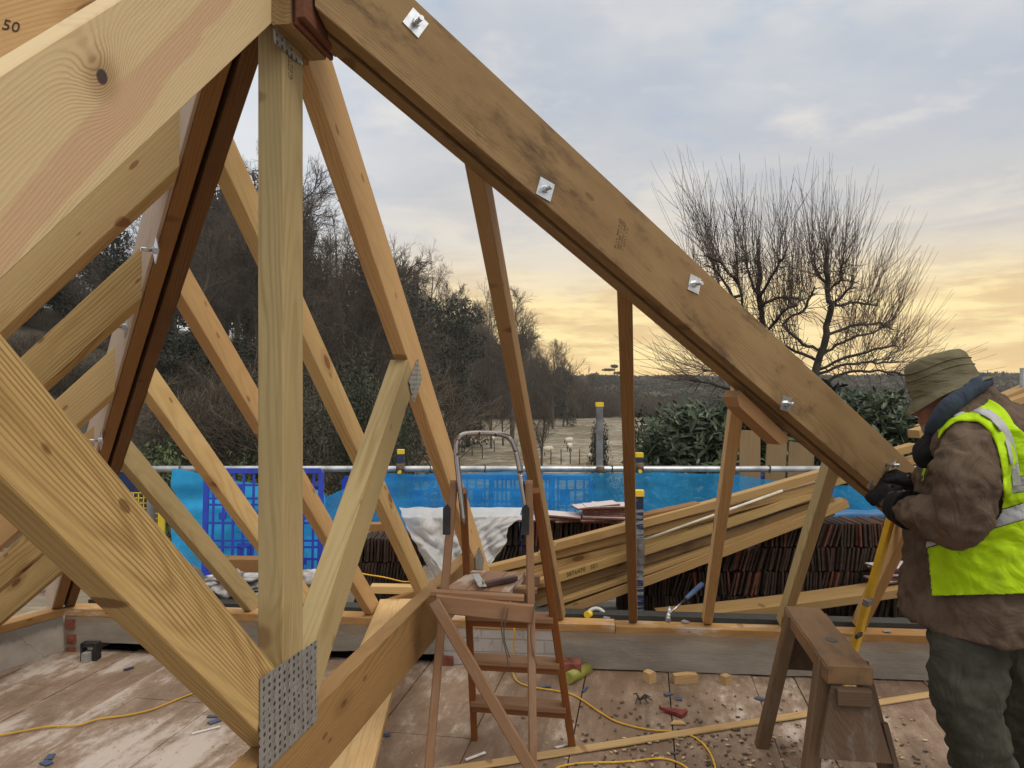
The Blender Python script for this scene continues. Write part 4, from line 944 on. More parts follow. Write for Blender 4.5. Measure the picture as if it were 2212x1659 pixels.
# ------------------------------------------------------------------ stepladder with platform
def build_ladder():
    e = empty('stepladder', (0.0, 2.85, 0), 'old wooden platform stepladder with a bent metal handrail', 'stepladder')
    tl = P(984, 1050, 2.85); tr = P(1145, 1050, 2.83)
    fl = V((-0.293, 2.50, 0)); fr = V((0.072, 2.50, 0)); rl = F(1025, 1594); rr = F(1236, 1612)
    side = (tr-tl).normalized()
    def stile(a, b, m, w=0.045, h=0.028, name='leg'):
        return beam(name, a, b, h, w, m, up=V((0, -1, 0)), n0=UP, parent=e, ch=0.004)
    f1 = stile(fl, tl+V((-0.006, 0, 0.004)), ladder_wood); f2 = stile(fr, tr+V((-0.004, 0, 0.004)), ladder_wood)
    inx = 0.018
    r1 = stile(rl, tl+V((0.026, 0.025, -0.02)), ladder_red, 0.05, 0.026); r2 = stile(rr, tr+V((0.02, 0.025, -0.02)), ladder_red, 0.05, 0.03)
    for p in (tl+V((-0.006, 0, 0)), tr+V((-0.004, 0, 0))):             # rounded heads
        m = MB(); m.tube([p+V((-0.0138, 0, 0)), p+V((0.0138, 0, 0))], 0.0222, 16); m.build('rounded_head', ladder_wood, e)
    # treads between the rear stiles
    def on(a, b, z): f = (z-a.z)/(b.z-a.z); return a.lerp(b, f)
    for vL, vR in ((1330, 1348), (1424, 1436), (1514, 1530)):
        yL = 3.0; f = None
        # height from the left stile: walk up until the projected row fits
        best = min([k/400 for k in range(401)], key=lambda k: abs((829.5-(rl.lerp(tl, k).z-CAMZ)/rl.lerp(tl, k).y*1661)-vL))
        z = rl.lerp(tl, best).z
        a = on(rl, tl+V((0.026, 0.025, -0.02)), z); b = on(rr, tr+V((0.02, 0.025, -0.02)), z)
        beam('tread', a, b, 0.085, 0.024, ladder_wood, up=UP, ref=(0, 0), parent=e, ch=0.004)
        beam('tread_support', a+V((0, -0.020, -0.024)), b+V((0, -0.020, -0.024)), 0.02, 0.024, ladder_red, up=UP, parent=e)
    # platform of three planks on bearers
    zp = -0.735
    nl, nr_, fl_, fr_ = Z(958, 1272, zp), Z(1100, 1279, zp), Z(1020, 1232, zp), Z(1135, 1236, zp)
    ax = (nr_-nl).normalized(); pl = MB()
    for k in range(3):
        a, b = k/3+0.006, (k+1)/3-0.006
        lo = [nl.lerp(nr_, a), nl.lerp(nr_, b), fl_.lerp(fr_, b), fl_.lerp(fr_, a)]
        pl.hexa([p+V((0, 0, -0.024)) for p in lo]+lo)
    M = frame(nl, fl_-nl); pm = wood('platform_wood', (0.30, 0.185, 0.125), (0.19, 0.105, 0.065), (0.24, 0.135, 0.085), freq=150, contrast=0.5, blotchy=0.6, knots=0.2, stain=((0.55, 0.48, 0.42), 0.9))
    pl.build('platform', pm, e, mw=M)
    # bearers: long lower rail across the front, one at the back
    a, b = P(941, 1303, 2.66), P(1151, 1326, 2.66)
    beam('rail', a+V((0, 0, -0.0)), b, 0.022, 0.062, ladder_wood, ref=(0, 0), parent=e, ch=0.004)
    a, b = P(930, 1280, 2.68), P(1132, 1292, 2.68); beam('rail', a, b, 0.03, 0.022, ladder_wood, parent=e, ch=0.004)
    a, b = P(944, 1271, 2.80), P(1160, 1276, 2.80); beam('rail', a, b, 0.03, 0.02, ladder_wood, parent=e)
    a, b = P(1005, 1246, 2.99), P(1166, 1253, 2.99); beam('rail', a, b, 0.03, 0.035, ladder_wood, parent=e)
    # diagonal brace across the front
    a = P(944, 1310, 2.635); b = P(1150, 1665, 2.50); d = (b-a).normalized(); beam('brace', a-d*0.02, b+d*0.05, 0.018, 0.04, ladder_wood, up=V((0.8, 0, 0.5)), parent=e, ch=0.004)
    # handrail
    def arc(pts, n=8):
        out = []
        for i in range(len(pts)-2):
            p0, p1, p2 = pts[i], pts[i+1], pts[i+2]
            s = p0.lerp(p1, 0.5) if i else p0; t_ = p1.lerp(p2, 0.5) if i < len(pts)-3 else p2
            for k in range(n+1): f = k/n; out.append(s.lerp(p1, f).lerp(p1.lerp(t_, f), f))
        return out
    pts = [P(1002, 1132, 2.80), P(996, 1075, 2.81), P(988, 1005, 2.83), P(984, 962, 2.84), P(993, 940, 2.85), P(1020, 936, 2.86), P(1050, 936, 2.87), P(1092, 938, 2.87), P(1110, 957, 2.87), P(1120, 995, 2.86), P(1128, 1050, 2.84), P(1137, 1100, 2.80)]
    MB().tube(arc(pts), 0.0105, 14).build('handrail', chrome, e)
    for p, s in ((P(966, 1118, 2.79), -1), (P(1134, 1118, 2.78), 1)):
        m = MB(); m.prism([p+V((-0.013, 0, -0.055)), p+V((0.014, 0, -0.055)), p+V((0.016, 0, 0.04)), p+V((0.004, 0, 0.055)), p+V((-0.012, 0, 0.04))], (0, -0.004, 0))
        m.tube([p+V((0, -0.004, 0.0)), p+V((0, -0.009, 0))], 0.005, 8)
        o = m.build('hinge', black_iron, e)
        o.location = V((0.0, -0.035, 0.0))
    # cords hanging from the platform
    rnd = random.Random(5)
    for u0, v0, v1, k in ((1088, 1310, 1448, 3), (1092, 1312, 1420, 2), (1150, 1300, 1438, 2)):
        pts = []; n = 14
        for i in range(n+1): f = i/n; pts.append(P(u0+6*math.sin(f*5+k)+5*f*(1 if u0 > 1100 else 1), v0+(v1-v0)*f, 2.64))
        MB().tube(pts, 0.0022, 5).build('cord', string_grey, e)
    # bevel gauge lying on the platform
    g = empty('bevel_gauge', Z(1070, 1256, zp+0.01), 'old joiners angle gauge with a dark wooden handle, lying on the stepladder platform', 'tool')
    a, b = Z(1042, 1263, zp+0.014), Z(1114, 1249, zp+0.014); beam('stock', a, b, 0.026, 0.020, plain('rosewood', (0.075, 0.035, 0.025), 0.5), up=UP, parent=g, ch=0.004)
    a, b = Z(1043, 1267, zp+0.022), Z(1027, 1240, zp+0.022); beam('blade', a, b, 0.028, 0.003, galv, up=UP, parent=g, ch=0.001)
    p = Z(1044, 1262, zp+0.022); MB().tube([p, p+V((0, 0, 0.014))], 0.005, 10).build('screw', plain('brass', (0.35, 0.26, 0.1), 0.4, 0.8), g)
build_ladder()

# ------------------------------------------------------------------ sawhorse
def build_sawhorse():
    zt = -0.93; FL, FR, NR, NL = Z(1695, 1309.5, zt), Z(1769.5, 1310.7, zt), Z(1884, 1443, zt), Z(1787, 1443, zt)
    c = (NL+NR)/2; e = empty('sawhorse', (c.x, c.y+0.35, 0), 'old low sawhorse with a worn plank top and a dusty tapered end board', 'sawhorse')
    ax = ((FL+FR)/2-c).normalized(); L = ((FL+FR)/2-c).length; M = frame(c, ax, UP)      # x away from the viewer, y to the left
    hw = 0.0735; th = 0.058
    bm = bmesh.new(); bmesh.ops.create_cube(bm, size=1.0)
    for q in bm.verts: q.co = V(((q.co.x+0.5)*L, q.co.y*2*hw, (q.co.z-0.5)*th))
    bmesh.ops.subdivide_edges(bm, edges=[g for g in bm.edges if abs(g.verts[0].co.x-g.verts[1].co.x) > 0.1], cuts=10, use_grid_fill=True)
    bmesh.ops.bevel(bm, geom=[g for g in bm.edges if g.calc_face_angle(0) > 0.5], offset=0.005, segments=2, affect='EDGES')
    for q in bm.verts: q.co += mnoise.noise_vector(q.co*14)*0.003
    b = MB(); bm.verts.index_update(); b.add([q.co.copy() for q in bm.verts], [tuple(v.index for v in f.verts) for f in bm.faces]); bm.free()
    o = b.build('top_plank', old_wood); o.matrix_basis = M; setparent(o, e)
    kn = MB(); kn.tube([(0.28, -0.012, 0.0005), (0.28, -0.012, 0.0022)], 0.019, 16); kn.v = [(0.28+(x-0.28)*1.5, y, z) for x, y, z in kn.v]
    o = kn.build('dark_knot', plain('old_knot', (0.07, 0.06, 0.055), 0.6)); o.matrix_basis = M; setparent(o, e)
    loc = lambda x, y, z: M @ V((x, y, z))
    # splayed legs; feet stand on the floor, 0.57 below the top
    ff = M.inverted() @ F(1645, 1612)
    for (x0, x1, sgn, y1) in ((L-0.10, ff.x, 1, ff.y), (L-0.10, ff.x+0.02, -1, -ff.y-0.0), (0.10, -0.055, 1, 0.165), (0.10, -0.055, -1, -0.165)):
        a = loc(x0, sgn*0.058, -0.012); b = loc(x1, y1, -0.57)
        beam('leg', b, a, 0.048, 0.062, horse_dark if sgn < 0 else old_leg, up=ax, n0=UP, parent=e, ch=0.005)
    # tapered end boards
    for x, s in ((-0.018, -1), (L+0.0, 1)):
        m = MB(); t_ = 0.022; y0, y1 = 0.060, 0.112
        m.prism([loc(x-0.035*0, y0, -0.062), loc(x-0.035*0, -y0, -0.062), loc(x+s*0.045, -y1, -0.275), loc(x+s*0.045, y1, -0.275)], (M.to_3x3() @ V((-s*t_, 0, 0))) )
        m.build('end_board', horse_dark, e, mw=frame(loc(x, 0, -0.1), UP, ax))
    beam('cleat', loc(-0.032, 0.048, -0.083), loc(-0.032, -0.056, -0.083), 0.03, 0.05, horse_dark, up=UP, parent=e)
    a = loc(-0.005, -0.105, -0.17); b = loc(-0.06, -0.150, -0.40); beam('splint', a, b, 0.018, 0.028, horse_dark, up=ax, parent=e)
build_sawhorse()

# ------------------------------------------------------------------ tools and things lying about
def fbeam(name, a, b, w, h, m, label, cat, group=None, z=0.0):
    A, B = F(*a, z), F(*b, z); return beam(name, A, B, w, h, m, ref=(0, -0.5), label=label, cat=cat, group=group)
def build_bits():
    A, B = F(930, 1672, 0.004), F(2040, 1497, 0.004)
    beam('lath', A, B, 0.05, 0.008, lath_wood, ref=(0, -0.5), label='long thin pale lath lying across the floor behind the sawhorse', cat='lath')
    # spirit level leaning on the hip
    top = P(1921, 1133, 3.36); bot = P(1846, 1400, 3.56); d = (bot-top).normalized(); k = (0-bot.z)/d.z
    e = empty('spirit_level', bot, 'long yellow spirit level leaning against the bolted hip near the worker', 'spirit level')
    upv = V((-0.75, -0.66, 0.1))
    beam('body', bot+d*k, top-d*0.12, 0.026, 0.046, yellow_level, up=upv, parent=e, ch=0.003)
    p = P(1875, 1300, 3.455); M = frame(p, -d, upv)
    o = MB().box((0, 0.0, 0.001), (0.03, 0.0266, 0.0466)).build('vial', rubble); o.matrix_basis = M; setparent(o, e)
    p = P(1856, 1372, 3.50); o = MB().box((0, 0, 0.003), (0.02, 0.012, 0.046)).build('slot', hole_dark); o.matrix_basis = frame(p, -d, upv); setparent(o, e)
    # hammer
    h = empty('hammer', P(1443, 1337, 3.99), 'steel claw hammer with a blue grip resting head down on the wall plate', 'hammer')
    a = P(1446, 1326, 4.0); b = P(1516, 1262, 4.24); m = a.lerp(b, 0.48)
    MB().tube([a, m], 0.006, 10).build('shaft', chrome, h); MB().tube([m, m.lerp(b, 0.1), b], [0.009, 0.013, 0.014], 10).build('grip', plain('blue_grip', (0.03, 0.06, 0.14), 0.6), h)
    hd = MB(); c = P(1443, 1336, 3.985); hd.tube([c+V((-0.005, -0.03, -0.002)), c+V((0.0, 0.0, 0.006))], [0.0135, 0.012], 12); hd.tube([c+V((0, 0, 0.006)), c+V((0.012, 0.03, 0.02))], 0.011, 8); hd.tube([c+V((0.012, 0.03, 0.02)), c+V((0.02, 0.06, 0.045))], [0.012, 0.004], 6)
    hd.build('head', galv, h)
    # tape or coil of grey hose behind the plate
    c = P(1288, 1338, 4.28); pts = [c+V((0.055*math.cos(q), 0.02*math.sin(q), 0.055*math.sin(q))) for q in [k*math.pi/10 for k in range(21)]]
    o = MB().tube(pts, 0.011, 8, cap=False).build('hose_coil', plain('pale_hose', (0.5, 0.5, 0.5), 0.4)); props(o, 'grey coiled hose just showing behind the wall plate', 'hose')
    o = MB().tube([P(1268, 1328, 4.22), P(1274, 1326, 4.25)], 0.02, 10).build('fitting', yellow_cap); props(o, 'yellow plastic fitting behind the wall plate beside the grey coil', 'fitting')
    # washers left on the plate
    for u, v, lab in ((1310, 1336, 'loose steel washer on the frosted plate near the butt joint'), (1480, 1344, 'loose washer on the plate right of the hammer'), (1916, 1364, 'square washer on the plate beside the worker')):
        p = Z(u, v, -1.262); mw = MB().box((0, 0, 0.003), (0.034, 0.034, 0.004)); o = mw.build('washer', galv); o.location = p; o.rotation_euler = (0.05, 0.08, u*0.7); props(o, lab, 'washer')
    # blue packers and other litter on the floor
    for i, (u, v, w_, d_) in enumerate(((460, 1549, 0.05, 0.02), (464, 1560, 0.055, 0.03), (108, 1637, 0.045, 0.028), (100, 1650, 0.045, 0.03), (1444, 1501, 0.04, 0.025), (1467, 1511, 0.036, 0.027), (1641, 1511, 0.04, 0.03), (835, 1589, 0.03, 0.02), (278, 1445, 0.05, 0.02), (1179, 1485, 0.02, 0.05), (1264, 1490, 0.012, 0.07))):
        labs = ('upper blue plastic packer beside the nail plate, on the left floor', 'lower blue plastic packer beside the nail plate, on the left floor', 'upper blue packer near the bottom left corner', 'lower blue packer near the bottom left corner', 'left one of two blue packers on the floor below the wooden offcuts', 'right one of two blue packers on the floor below the wooden offcuts', 'blue packer beside the far leg of the sawhorse', 'small blue packer on the floor right of the wide board', 'blue grey packer at the back of the left floor', 'slim blue packer behind the stepladder', 'blue strip standing in a floor joint right of the stepladder')
        o = MB().box((0, 0, 0.004), (w_, d_, 0.005)).build('plastic_packer', blue_slip); o.location = F(u, v, 0.001); o.rotation_euler = (0, 0, i*0.9); props(o, labs[i], 'packer', 'blue plastic packers')
    m = MB(); m.prism([F(1424, 1533, 0.006), F(1473, 1551, 0.006), F(1485, 1541, 0.006), F(1460, 1536, 0.006)], (0, 0, 0.014)); o = m.build('wood_splinter', red_paint); props(o, 'dark red painted wedge of wood on the floor', 'splinter')
    m = MB(); m.prism([F(1448, 1566, 0.004), F(1482, 1566, 0.004), F(1472, 1558, 0.004), F(1455, 1558, 0.004)], (0, 0, 0.006)); o = m.build('wood_splinter', lath_wood); props(o, 'small tan wood offcut below the red wedge', 'splinter')
    fbeam('paper_strip', (414, 1586), (476, 1570), 0.014, 0.004, white_card, 'white strip on the floor left of the nail plate', 'strip', z=0.003)
    fbeam('paper_strip', (1006, 1643), (1048, 1627), 0.012, 0.006, white_card, 'white strip on the floor between the stepladder feet', 'strip', z=0.003)
    fbeam('paper_strip', (1200, 1616), (1225, 1610), 0.015, 0.004, white_card, 'short white strip against the lath by the rear ladder foot', 'strip', z=0.003)
    # yellow green tube poking out under the lintel
    a, b = P(1226, 1476, 3.84), P(1268, 1446, 4.02); a.z = 0.03; o = MB().tube([a, b], [0.03, 0.034], 16).build('drain_tube', plain('lime_plastic', (0.34, 0.34, 0.07), 0.35)); props(o, 'lime green plastic tube poking out under the far lintel', 'tube')
    o = MB().box(P(1235, 1440, 3.95), (0.09, 0.1, 0.06)).build('brick_rubble', redbrick); props(o, 'broken brick in the hole beside the lime tube', 'brick')
    # twist of dark twigs or root
    rnd = random.Random(2); m = MB(); c = F(1382, 1512, 0.012)
    for k in range(8):
        q = rnd.uniform(0, 6.28); m.tube([c, c+V((math.cos(q)*0.03, math.sin(q)*0.03, 0.02)), c+V((math.cos(q)*0.06, math.sin(q)*0.06, 0.005))], [0.005, 0.004, 0.002], 5)
    o = m.build('dead_sprig', plain('dead_leaf', (0.05, 0.045, 0.04), 0.9)); props(o, 'dark withered sprig on the floor right of the stepladder', 'sprig')
    # joist hanger at the far left
    e = empty('joist_hanger', F(192, 1436), 'black metal joist hanger with a grey joist end in the far left corner', 'hanger')
    c = P(193, 1411, 4.19); MB().box(c+V((-0.03, 0, 0.0)), (0.012, 0.05, 0.12)).box(c+V((0.042, 0, 0.0)), (0.02, 0.05, 0.12)).box(c+V((0.0, 0.0, 0.05)), (0.06, 0.05, 0.02)).build('bracket', black_iron, e)
    MB().box(c+V((0.003, -0.02, -0.03)), (0.04, 0.06, 0.09)).build('joist_end', plain('grey_timber', (0.36, 0.35, 0.32), 0.9), e)
    # ---- cables
    def cable(pts, label, r=0.0042):
        P_ = [V(p) for p in pts]; out = []
        for i in range(len(P_)-1):
            p0 = P_[max(0, i-1)]; p1 = P_[i]; p2 = P_[i+1]; p3 = P_[min(len(P_)-1, i+2)]
            for k in range(7):
                t = k/7; out.append(0.5*((2*p1)+(p2-p0)*t+(2*p0-5*p1+4*p2-p3)*t*t+(3*p1-p0-3*p2+p3)*t**3))
        out.append(P_[-1]); o = MB().tube(out, r, 8).build('power_cable', cable_yellow); props(o, label, 'cable', 'yellow extension cables')
    f = lambda u, v: F(u, v, 0.006)
    cable([f(-40, 1590), f(0, 1588), f(60, 1577), f(110, 1569), f(165, 1567), f(215, 1553), f(275, 1545), f(330, 1532), f(380, 1512), f(430, 1494), f(520, 1470)], 'yellow cable across the left floor, passing under the large strut')
    w0 = P(1098, 1290, 4.2); w1_ = P(1103, 1330, 4.1)
    cable([P(1060, 1285, 4.5), w0, w1_, P(1111, 1360, 3.99), P(1108, 1420, 3.99), P(1107, 1448, 3.97), f(1118, 1472), f(1150, 1484), f(1200, 1492), f(1235, 1500), f(1262, 1515), f(1295, 1538), f(1335, 1560), f(1400, 1576), f(1450, 1580), f(1490, 1588), f(1520, 1608), f(1540, 1640), f(1548, 1680), f(1545, 1720)], 'yellow cable dropping over the plate behind the stepladder and snaking along the floor')
    cable([f(1190, 1672), f(1210, 1656), f(1260, 1648), f(1340, 1646), f(1400, 1640), f(1435, 1639), f(1470, 1650), f(1500, 1672)], 'short loop of yellow cable at the bottom edge of the floor')
    cable([P(770, 1236, 4.6), P(792, 1241, 4.6), P(830, 1247, 4.6), P(868, 1256, 4.6), P(890, 1258, 4.58), P(930, 1275, 4.5)], 'yellow cable lying along the left tile stack')
    # ---- scattered chips of wood and bark
    rnd = random.Random(21); m = MB(); mc = MB()
    for k in range(480):
        u = rnd.gauss(1560, 190) if k % 3 else rnd.uniform(1240, 2010); v = rnd.uniform(1495, 1700) if k % 2 else rnd.uniform(1590, 1690)
        if v < 1480 or u > 2050: continue
        p = F(u, v, 0.003); s = rnd.uniform(0.003, 0.010); R = Matrix.Rotation(rnd.uniform(0, 6.28), 3, 'Z') @ Matrix.Rotation(rnd.uniform(-0.3, 0.3), 3, 'X')
        (m if k % 4 else mc).box(p+V((0, 0, 0.003)), (s*2.0, s, 0.004), R)
    o = m.build('bark_chips', dark_chip); props(o, 'dark chips of bark and wood scattered on the floor around the sawhorse', 'chips', kind='stuff')
    for k in range(300):
        u = rnd.uniform(0, 900) if k % 2 else rnd.uniform(1700, 2050); v = rnd.uniform(1440, 1690); p = F(u, v, 0.003); s = rnd.uniform(0.002, 0.005)
        mc.box(p+V((0, 0, 0.002)), (s*2, s, 0.003), Matrix.Rotation(rnd.uniform(0, 6.28), 3, 'Z'))
    o = mc.build('wood_shavings', chip); props(o, 'pale wood shavings and sawdust crumbs over the floor', 'shavings', kind='stuff')
build_bits()
# ------------------------------------------------------------------ land, trees and the far view
def sstep(x, a, b): f = max(0.0, min(1.0, (x-a)/(b-a))); return f*f*(3-2*f)
def land(x, y):
    """ground height; the wooded hill rises to the left, a sheep field lies ahead, low ridges far off"""
    z = -7.0*sstep(y, 4, 45)-4.2*(1-sstep(y, 4, 45))
    d = -x-(5+0.04*y)
    if d > 0: z += 19*(1-math.exp(-d/26))*sstep(y, 6, 40)*(1-0.25*sstep(y, 120, 300))
    z += sstep(y, 170, 420)*7.5+sstep(x, 60, 300)*sstep(y, 120, 400)*2
    z += mnoise.noise(V((x*0.02, y*0.02, 0)))*0.8*sstep(y, 15, 60)+mnoise.noise(V((x*0.15, y*0.15, 3)))*0.15
    return z+CAMZ
def land_mat(t):
    g = t.new('ShaderNodeNewGeometry'); p = g.outputs['Position']
    n = t.noise(p, 0.12, 6, 0.65); n2 = t.noise(p, 0.9, 6, 0.75); n3 = t.noise(p, 3.5, 4, 0.7)
    c = t.mix(t.ss(n, 0.38, 0.62), (0.12, 0.09, 0.046), (0.195, 0.142, 0.078)); c = t.mix(t.m('MULTIPLY', t.ss(n3, 0.45, 0.7), 0.7), c, (0.085, 0.085, 0.04))
    f = t.m('ADD', t.m('MULTIPLY', n2, 0.7), t.m('MULTIPLY', n, 0.3))
    x, y, z = t.xyz(p)
    fld = t.m('MULTIPLY', t.ss(t.m('ADD', x, t.m('MULTIPLY', y, 0.16)), 0.0, 6.0), t.ss(y, 190.0, 150.0))
    c = t.mix(t.m('SUBTRACT', 1.0, t.ss(t.m('ADD', x, t.m('MULTIPLY', y, 0.2)), -6.0, 2.0)), c, (0.045, 0.036, 0.022))
    c = t.mix(t.ss(y, 150.0, 260.0), c, (0.055, 0.05, 0.034))
    c = t.mix(t.m('MULTIPLY', t.m('MULTIPLY', t.ss(f, 0.46, 0.60), 0.65), fld), c, (0.40, 0.385, 0.345))
    setb(t, c, 0.95, 0, t.bump(n3, 0.6, 0.1))
def build_land():
    xs = [math.copysign(abs(k/60)**1.9, k)*700 for k in range(-60, 61)]; ys = [3.0+(k/110)**2.2*1300 for k in range(111)]
    ys = [-40, -10]+ys
    vs = [(x, y, land(x, max(y, 4))) for y in ys for x in xs]; n = len(xs)
    fs = [(j*n+i, j*n+i+1, (j+1)*n+i+1, (j+1)*n+i) for j in range(len(ys)-1) for i in range(n-1)]
    o = MB().add(vs, fs, True).build('ground', mat('frosty_grass', land_mat)); props(o, kind='structure')
build_land()
BARK = plain('bark', (0.072, 0.058, 0.045), 0.95, 0, 0.35, 4); TWIG = plain('twig', (0.088, 0.066, 0.050), 0.95, 0, 0.3, 1)
TWIGR = plain('sucker_shoot', (0.085, 0.058, 0.048), 0.8, 0, 0.3, 2); BARK2 = plain('apple_bark', (0.045, 0.037, 0.03), 0.95, 0, 0.4, 6)
BRUSH = plain('brushwood', (0.088, 0.068, 0.046), 0.95, 0, 0.35, 2)
def leafm(name, col, rough=0.5, sc=1.5):
    def fn(t):
        n = t.noise(t.vm('ADD', t.obj, t.comb(t.m('MULTIPLY', t.rnd, 30.0), 0.0, 0.0)), sc, 4, 0.6)
        setb(t, t.mix(t.ss(n, 0.35, 0.68), tuple(a*0.5 for a in col), tuple(a*1.5 for a in col)), rough, 0, None, 0.35)
    return mat(name, fn)
HOLLY = leafm('holly_leaf', (0.034, 0.042, 0.020), 0.45, 1.2); YEW = leafm('yew_leaf', (0.016, 0.020, 0.013), 0.7, 0.5); IVY = leafm('ivy_leaf', (0.018, 0.021, 0.014), 0.6, 0.6)
SHRUB = leafm('shrub_leaf', (0.050, 0.075, 0.022), 0.5, 2.0); CONIF = leafm('conifer_leaf', (0.024, 0.036, 0.017), 0.7, 1.5); LAUREL = leafm('laurel_leaf', (0.046, 0.066, 0.032), 0.30, 2.5)
FARW = leafm('far_wood', (0.052, 0.048, 0.036), 0.9, 0.03)
def limb(mb, p, d, L, r0, r1, rnd, n, seg=4, wob=0.12, trop=0.06):
    pts = [p.copy()]; q = p.copy(); dd = d.copy()
    for k in range(seg):
        dd = (dd+V((rnd.gauss(0, wob), rnd.gauss(0, wob), rnd.gauss(0, wob)+trop))).normalized(); q = q+dd*(L/seg); pts.append(q.copy())
    mb.tube(pts, [r0+(r1-r0)*k/seg for k in range(seg+1)], n, cap=False); return pts, dd
def along(pts, f):
    k = min(len(pts)-2, int(f*(len(pts)-1))); g = f*(len(pts)-1)-k; return pts[k].lerp(pts[k+1], g), (pts[k+1]-pts[k]).normalized()
def side(d, rnd, ang):
    a = d.cross(V((rnd.gauss(0, 1), rnd.gauss(0, 1), rnd.gauss(0, 1)))).normalized(); return (d*math.cos(ang)+a*math.sin(ang)).normalized()
def bare_tree(seed, H=14.0, spread=1.0, n1=13, n2=9, n3=8, n4=4, lean=0.05, twig=0.0145):
    rnd = random.Random(seed); tr = MB(); cr = MB()
    pts, _ = limb(tr, V((0, 0, -0.5)), V((rnd.gauss(0, lean), rnd.gauss(0, lean), 1)).normalized(), H*0.86, H*0.017, H*0.004, rnd, 7, 8, 0.06, 0.05)
    for i in range(n1):
        f = 0.25+0.74*(i+rnd.random())/n1; p, d = along(pts, f); L = H*(0.42-0.24*f)*spread*rnd.uniform(0.7, 1.2)
        b, _ = limb(tr, p, side(d, rnd, rnd.uniform(0.5, 0.95)), L, H*0.0062*(1.15-f), H*0.002, rnd, 5, 5, 0.14, 0.05)
        for j in range(n2):
            g = 0.2+0.8*(j+rnd.random())/n2; p2, d2 = along(b, min(g, 0.99)); L2 = L*rnd.uniform(0.3, 0.6)*(1.15-0.5*g)
            c, _ = limb(cr, p2, side(d2, rnd, rnd.uniform(0.4, 0.9)), L2, twig*1.7, twig*0.9, rnd, 3, 4, 0.16, 0.015)
            for k in range(n3):
                h = 0.15+0.85*(k+rnd.random())/n3; p3, d3 = along(c, min(h, 0.99)); L3 = L2*rnd.uniform(0.35, 0.7)
                e, _ = limb(cr, p3, side(d3, rnd, rnd.uniform(0.35, 0.85)), L3, twig, twig*0.6, rnd, 3, 2, 0.16, 0.01)
                for l in range(n4):
                    p4, d4 = along(e, rnd.uniform(0.3, 0.98)); limb(cr, p4, side(d4, rnd, rnd.uniform(0.3, 0.8)), L3*rnd.uniform(0.4, 0.8), twig*0.6, twig*0.45, rnd, 3, 1, 0.1, 0.05)
    r = empty('bare_tree'); t = tr.build('trunk', BARK, r); c = cr.build('crown', TWIG, r); r['height'] = H
    return r
def clump(mb, rnd, c, rad, n, s, shell=0.55, up=0.0):
    for k in range(n):
        d = V((rnd.gauss(0, 1), rnd.gauss(0, 1), rnd.gauss(0, 1))).normalized(); rr = rnd.uniform(shell, 1.0)
        p = c+V((d.x*rad[0], d.y*rad[1], d.z*rad[2]))*rr
        nrm = (d+V((rnd.gauss(0, 0.7), rnd.gauss(0, 0.7), rnd.gauss(0, 0.7)+up))).normalized(); a = nrm.orthogonal().normalized(); a = Matrix.Rotation(rnd.uniform(0, 6.28), 3, nrm) @ a; b = nrm.cross(a)
        l, w_ = s*rnd.uniform(0.6, 1.5), s*rnd.uniform(0.3, 0.6)
        mb.add([p-a*l, p-b*w_+nrm*w_*0.3, p+a*l, p+b*w_+nrm*w_*0.3], [(0, 1, 2, 3)])
def leafy(name, seed, lobes, n, s, m, trunk_h, tr_r, shell=0.5, bark=None):
    rnd = random.Random(seed); tr = MB(); cr = MB(); limb(tr, V((0, 0, -0.4)), V((0, 0, 1)), trunk_h, tr_r, tr_r*0.3, rnd, 7, 5, 0.05, 0.05)
    tot = sum(l[1][0]*l[1][2]*l[1][1] for l in lobes)**1
    for c, rad in lobes:
        clump(cr, rnd, V(c), rad, max(40, int(n*(rad[0]*rad[1]*rad[2])**0.66/sum((q[1][0]*q[1][1]*q[1][2])**0.66 for q in lobes))), s, shell)
        limb(tr, V((0, 0, trunk_h*0.4)), V(c)-V((0, 0, trunk_h*0.4)), (V(c)-V((0, 0, trunk_h*0.4))).length, tr_r*0.4, tr_r*0.1, rnd, 5, 3, 0.08, 0.0)
    r = empty(name); tr.build('trunk', bark or BARK, r); cr.build('crown', m, r); return r
def copy_tree(r):
    c = r.copy(); COL.objects.link(c)
    for ch in r.children:
        k = ch.copy(); COL.objects.link(k); k.parent = c
    return c
used_protos = set()
def place(proto, u, vtop, Y, H, label, cat, group, rnd, sx=1.0, base=None, smax=9.0):
    r = copy_tree(proto) if proto.name in used_protos else proto
    used_protos.add(proto.name)
    x = (u-1106)/1661*Y; zt = CAMZ+(829.5-vtop)/1661*Y; zg = land(x, Y) if base is None else base
    s = min(smax, max(0.25, (zt-zg)/H)); r.location = (x, Y, zg-0.1); r.scale = (s*sx, s*sx, s); r.rotation_euler = (0, 0, rnd.uniform(0, 6.28)); props(r, label, cat, group); return r
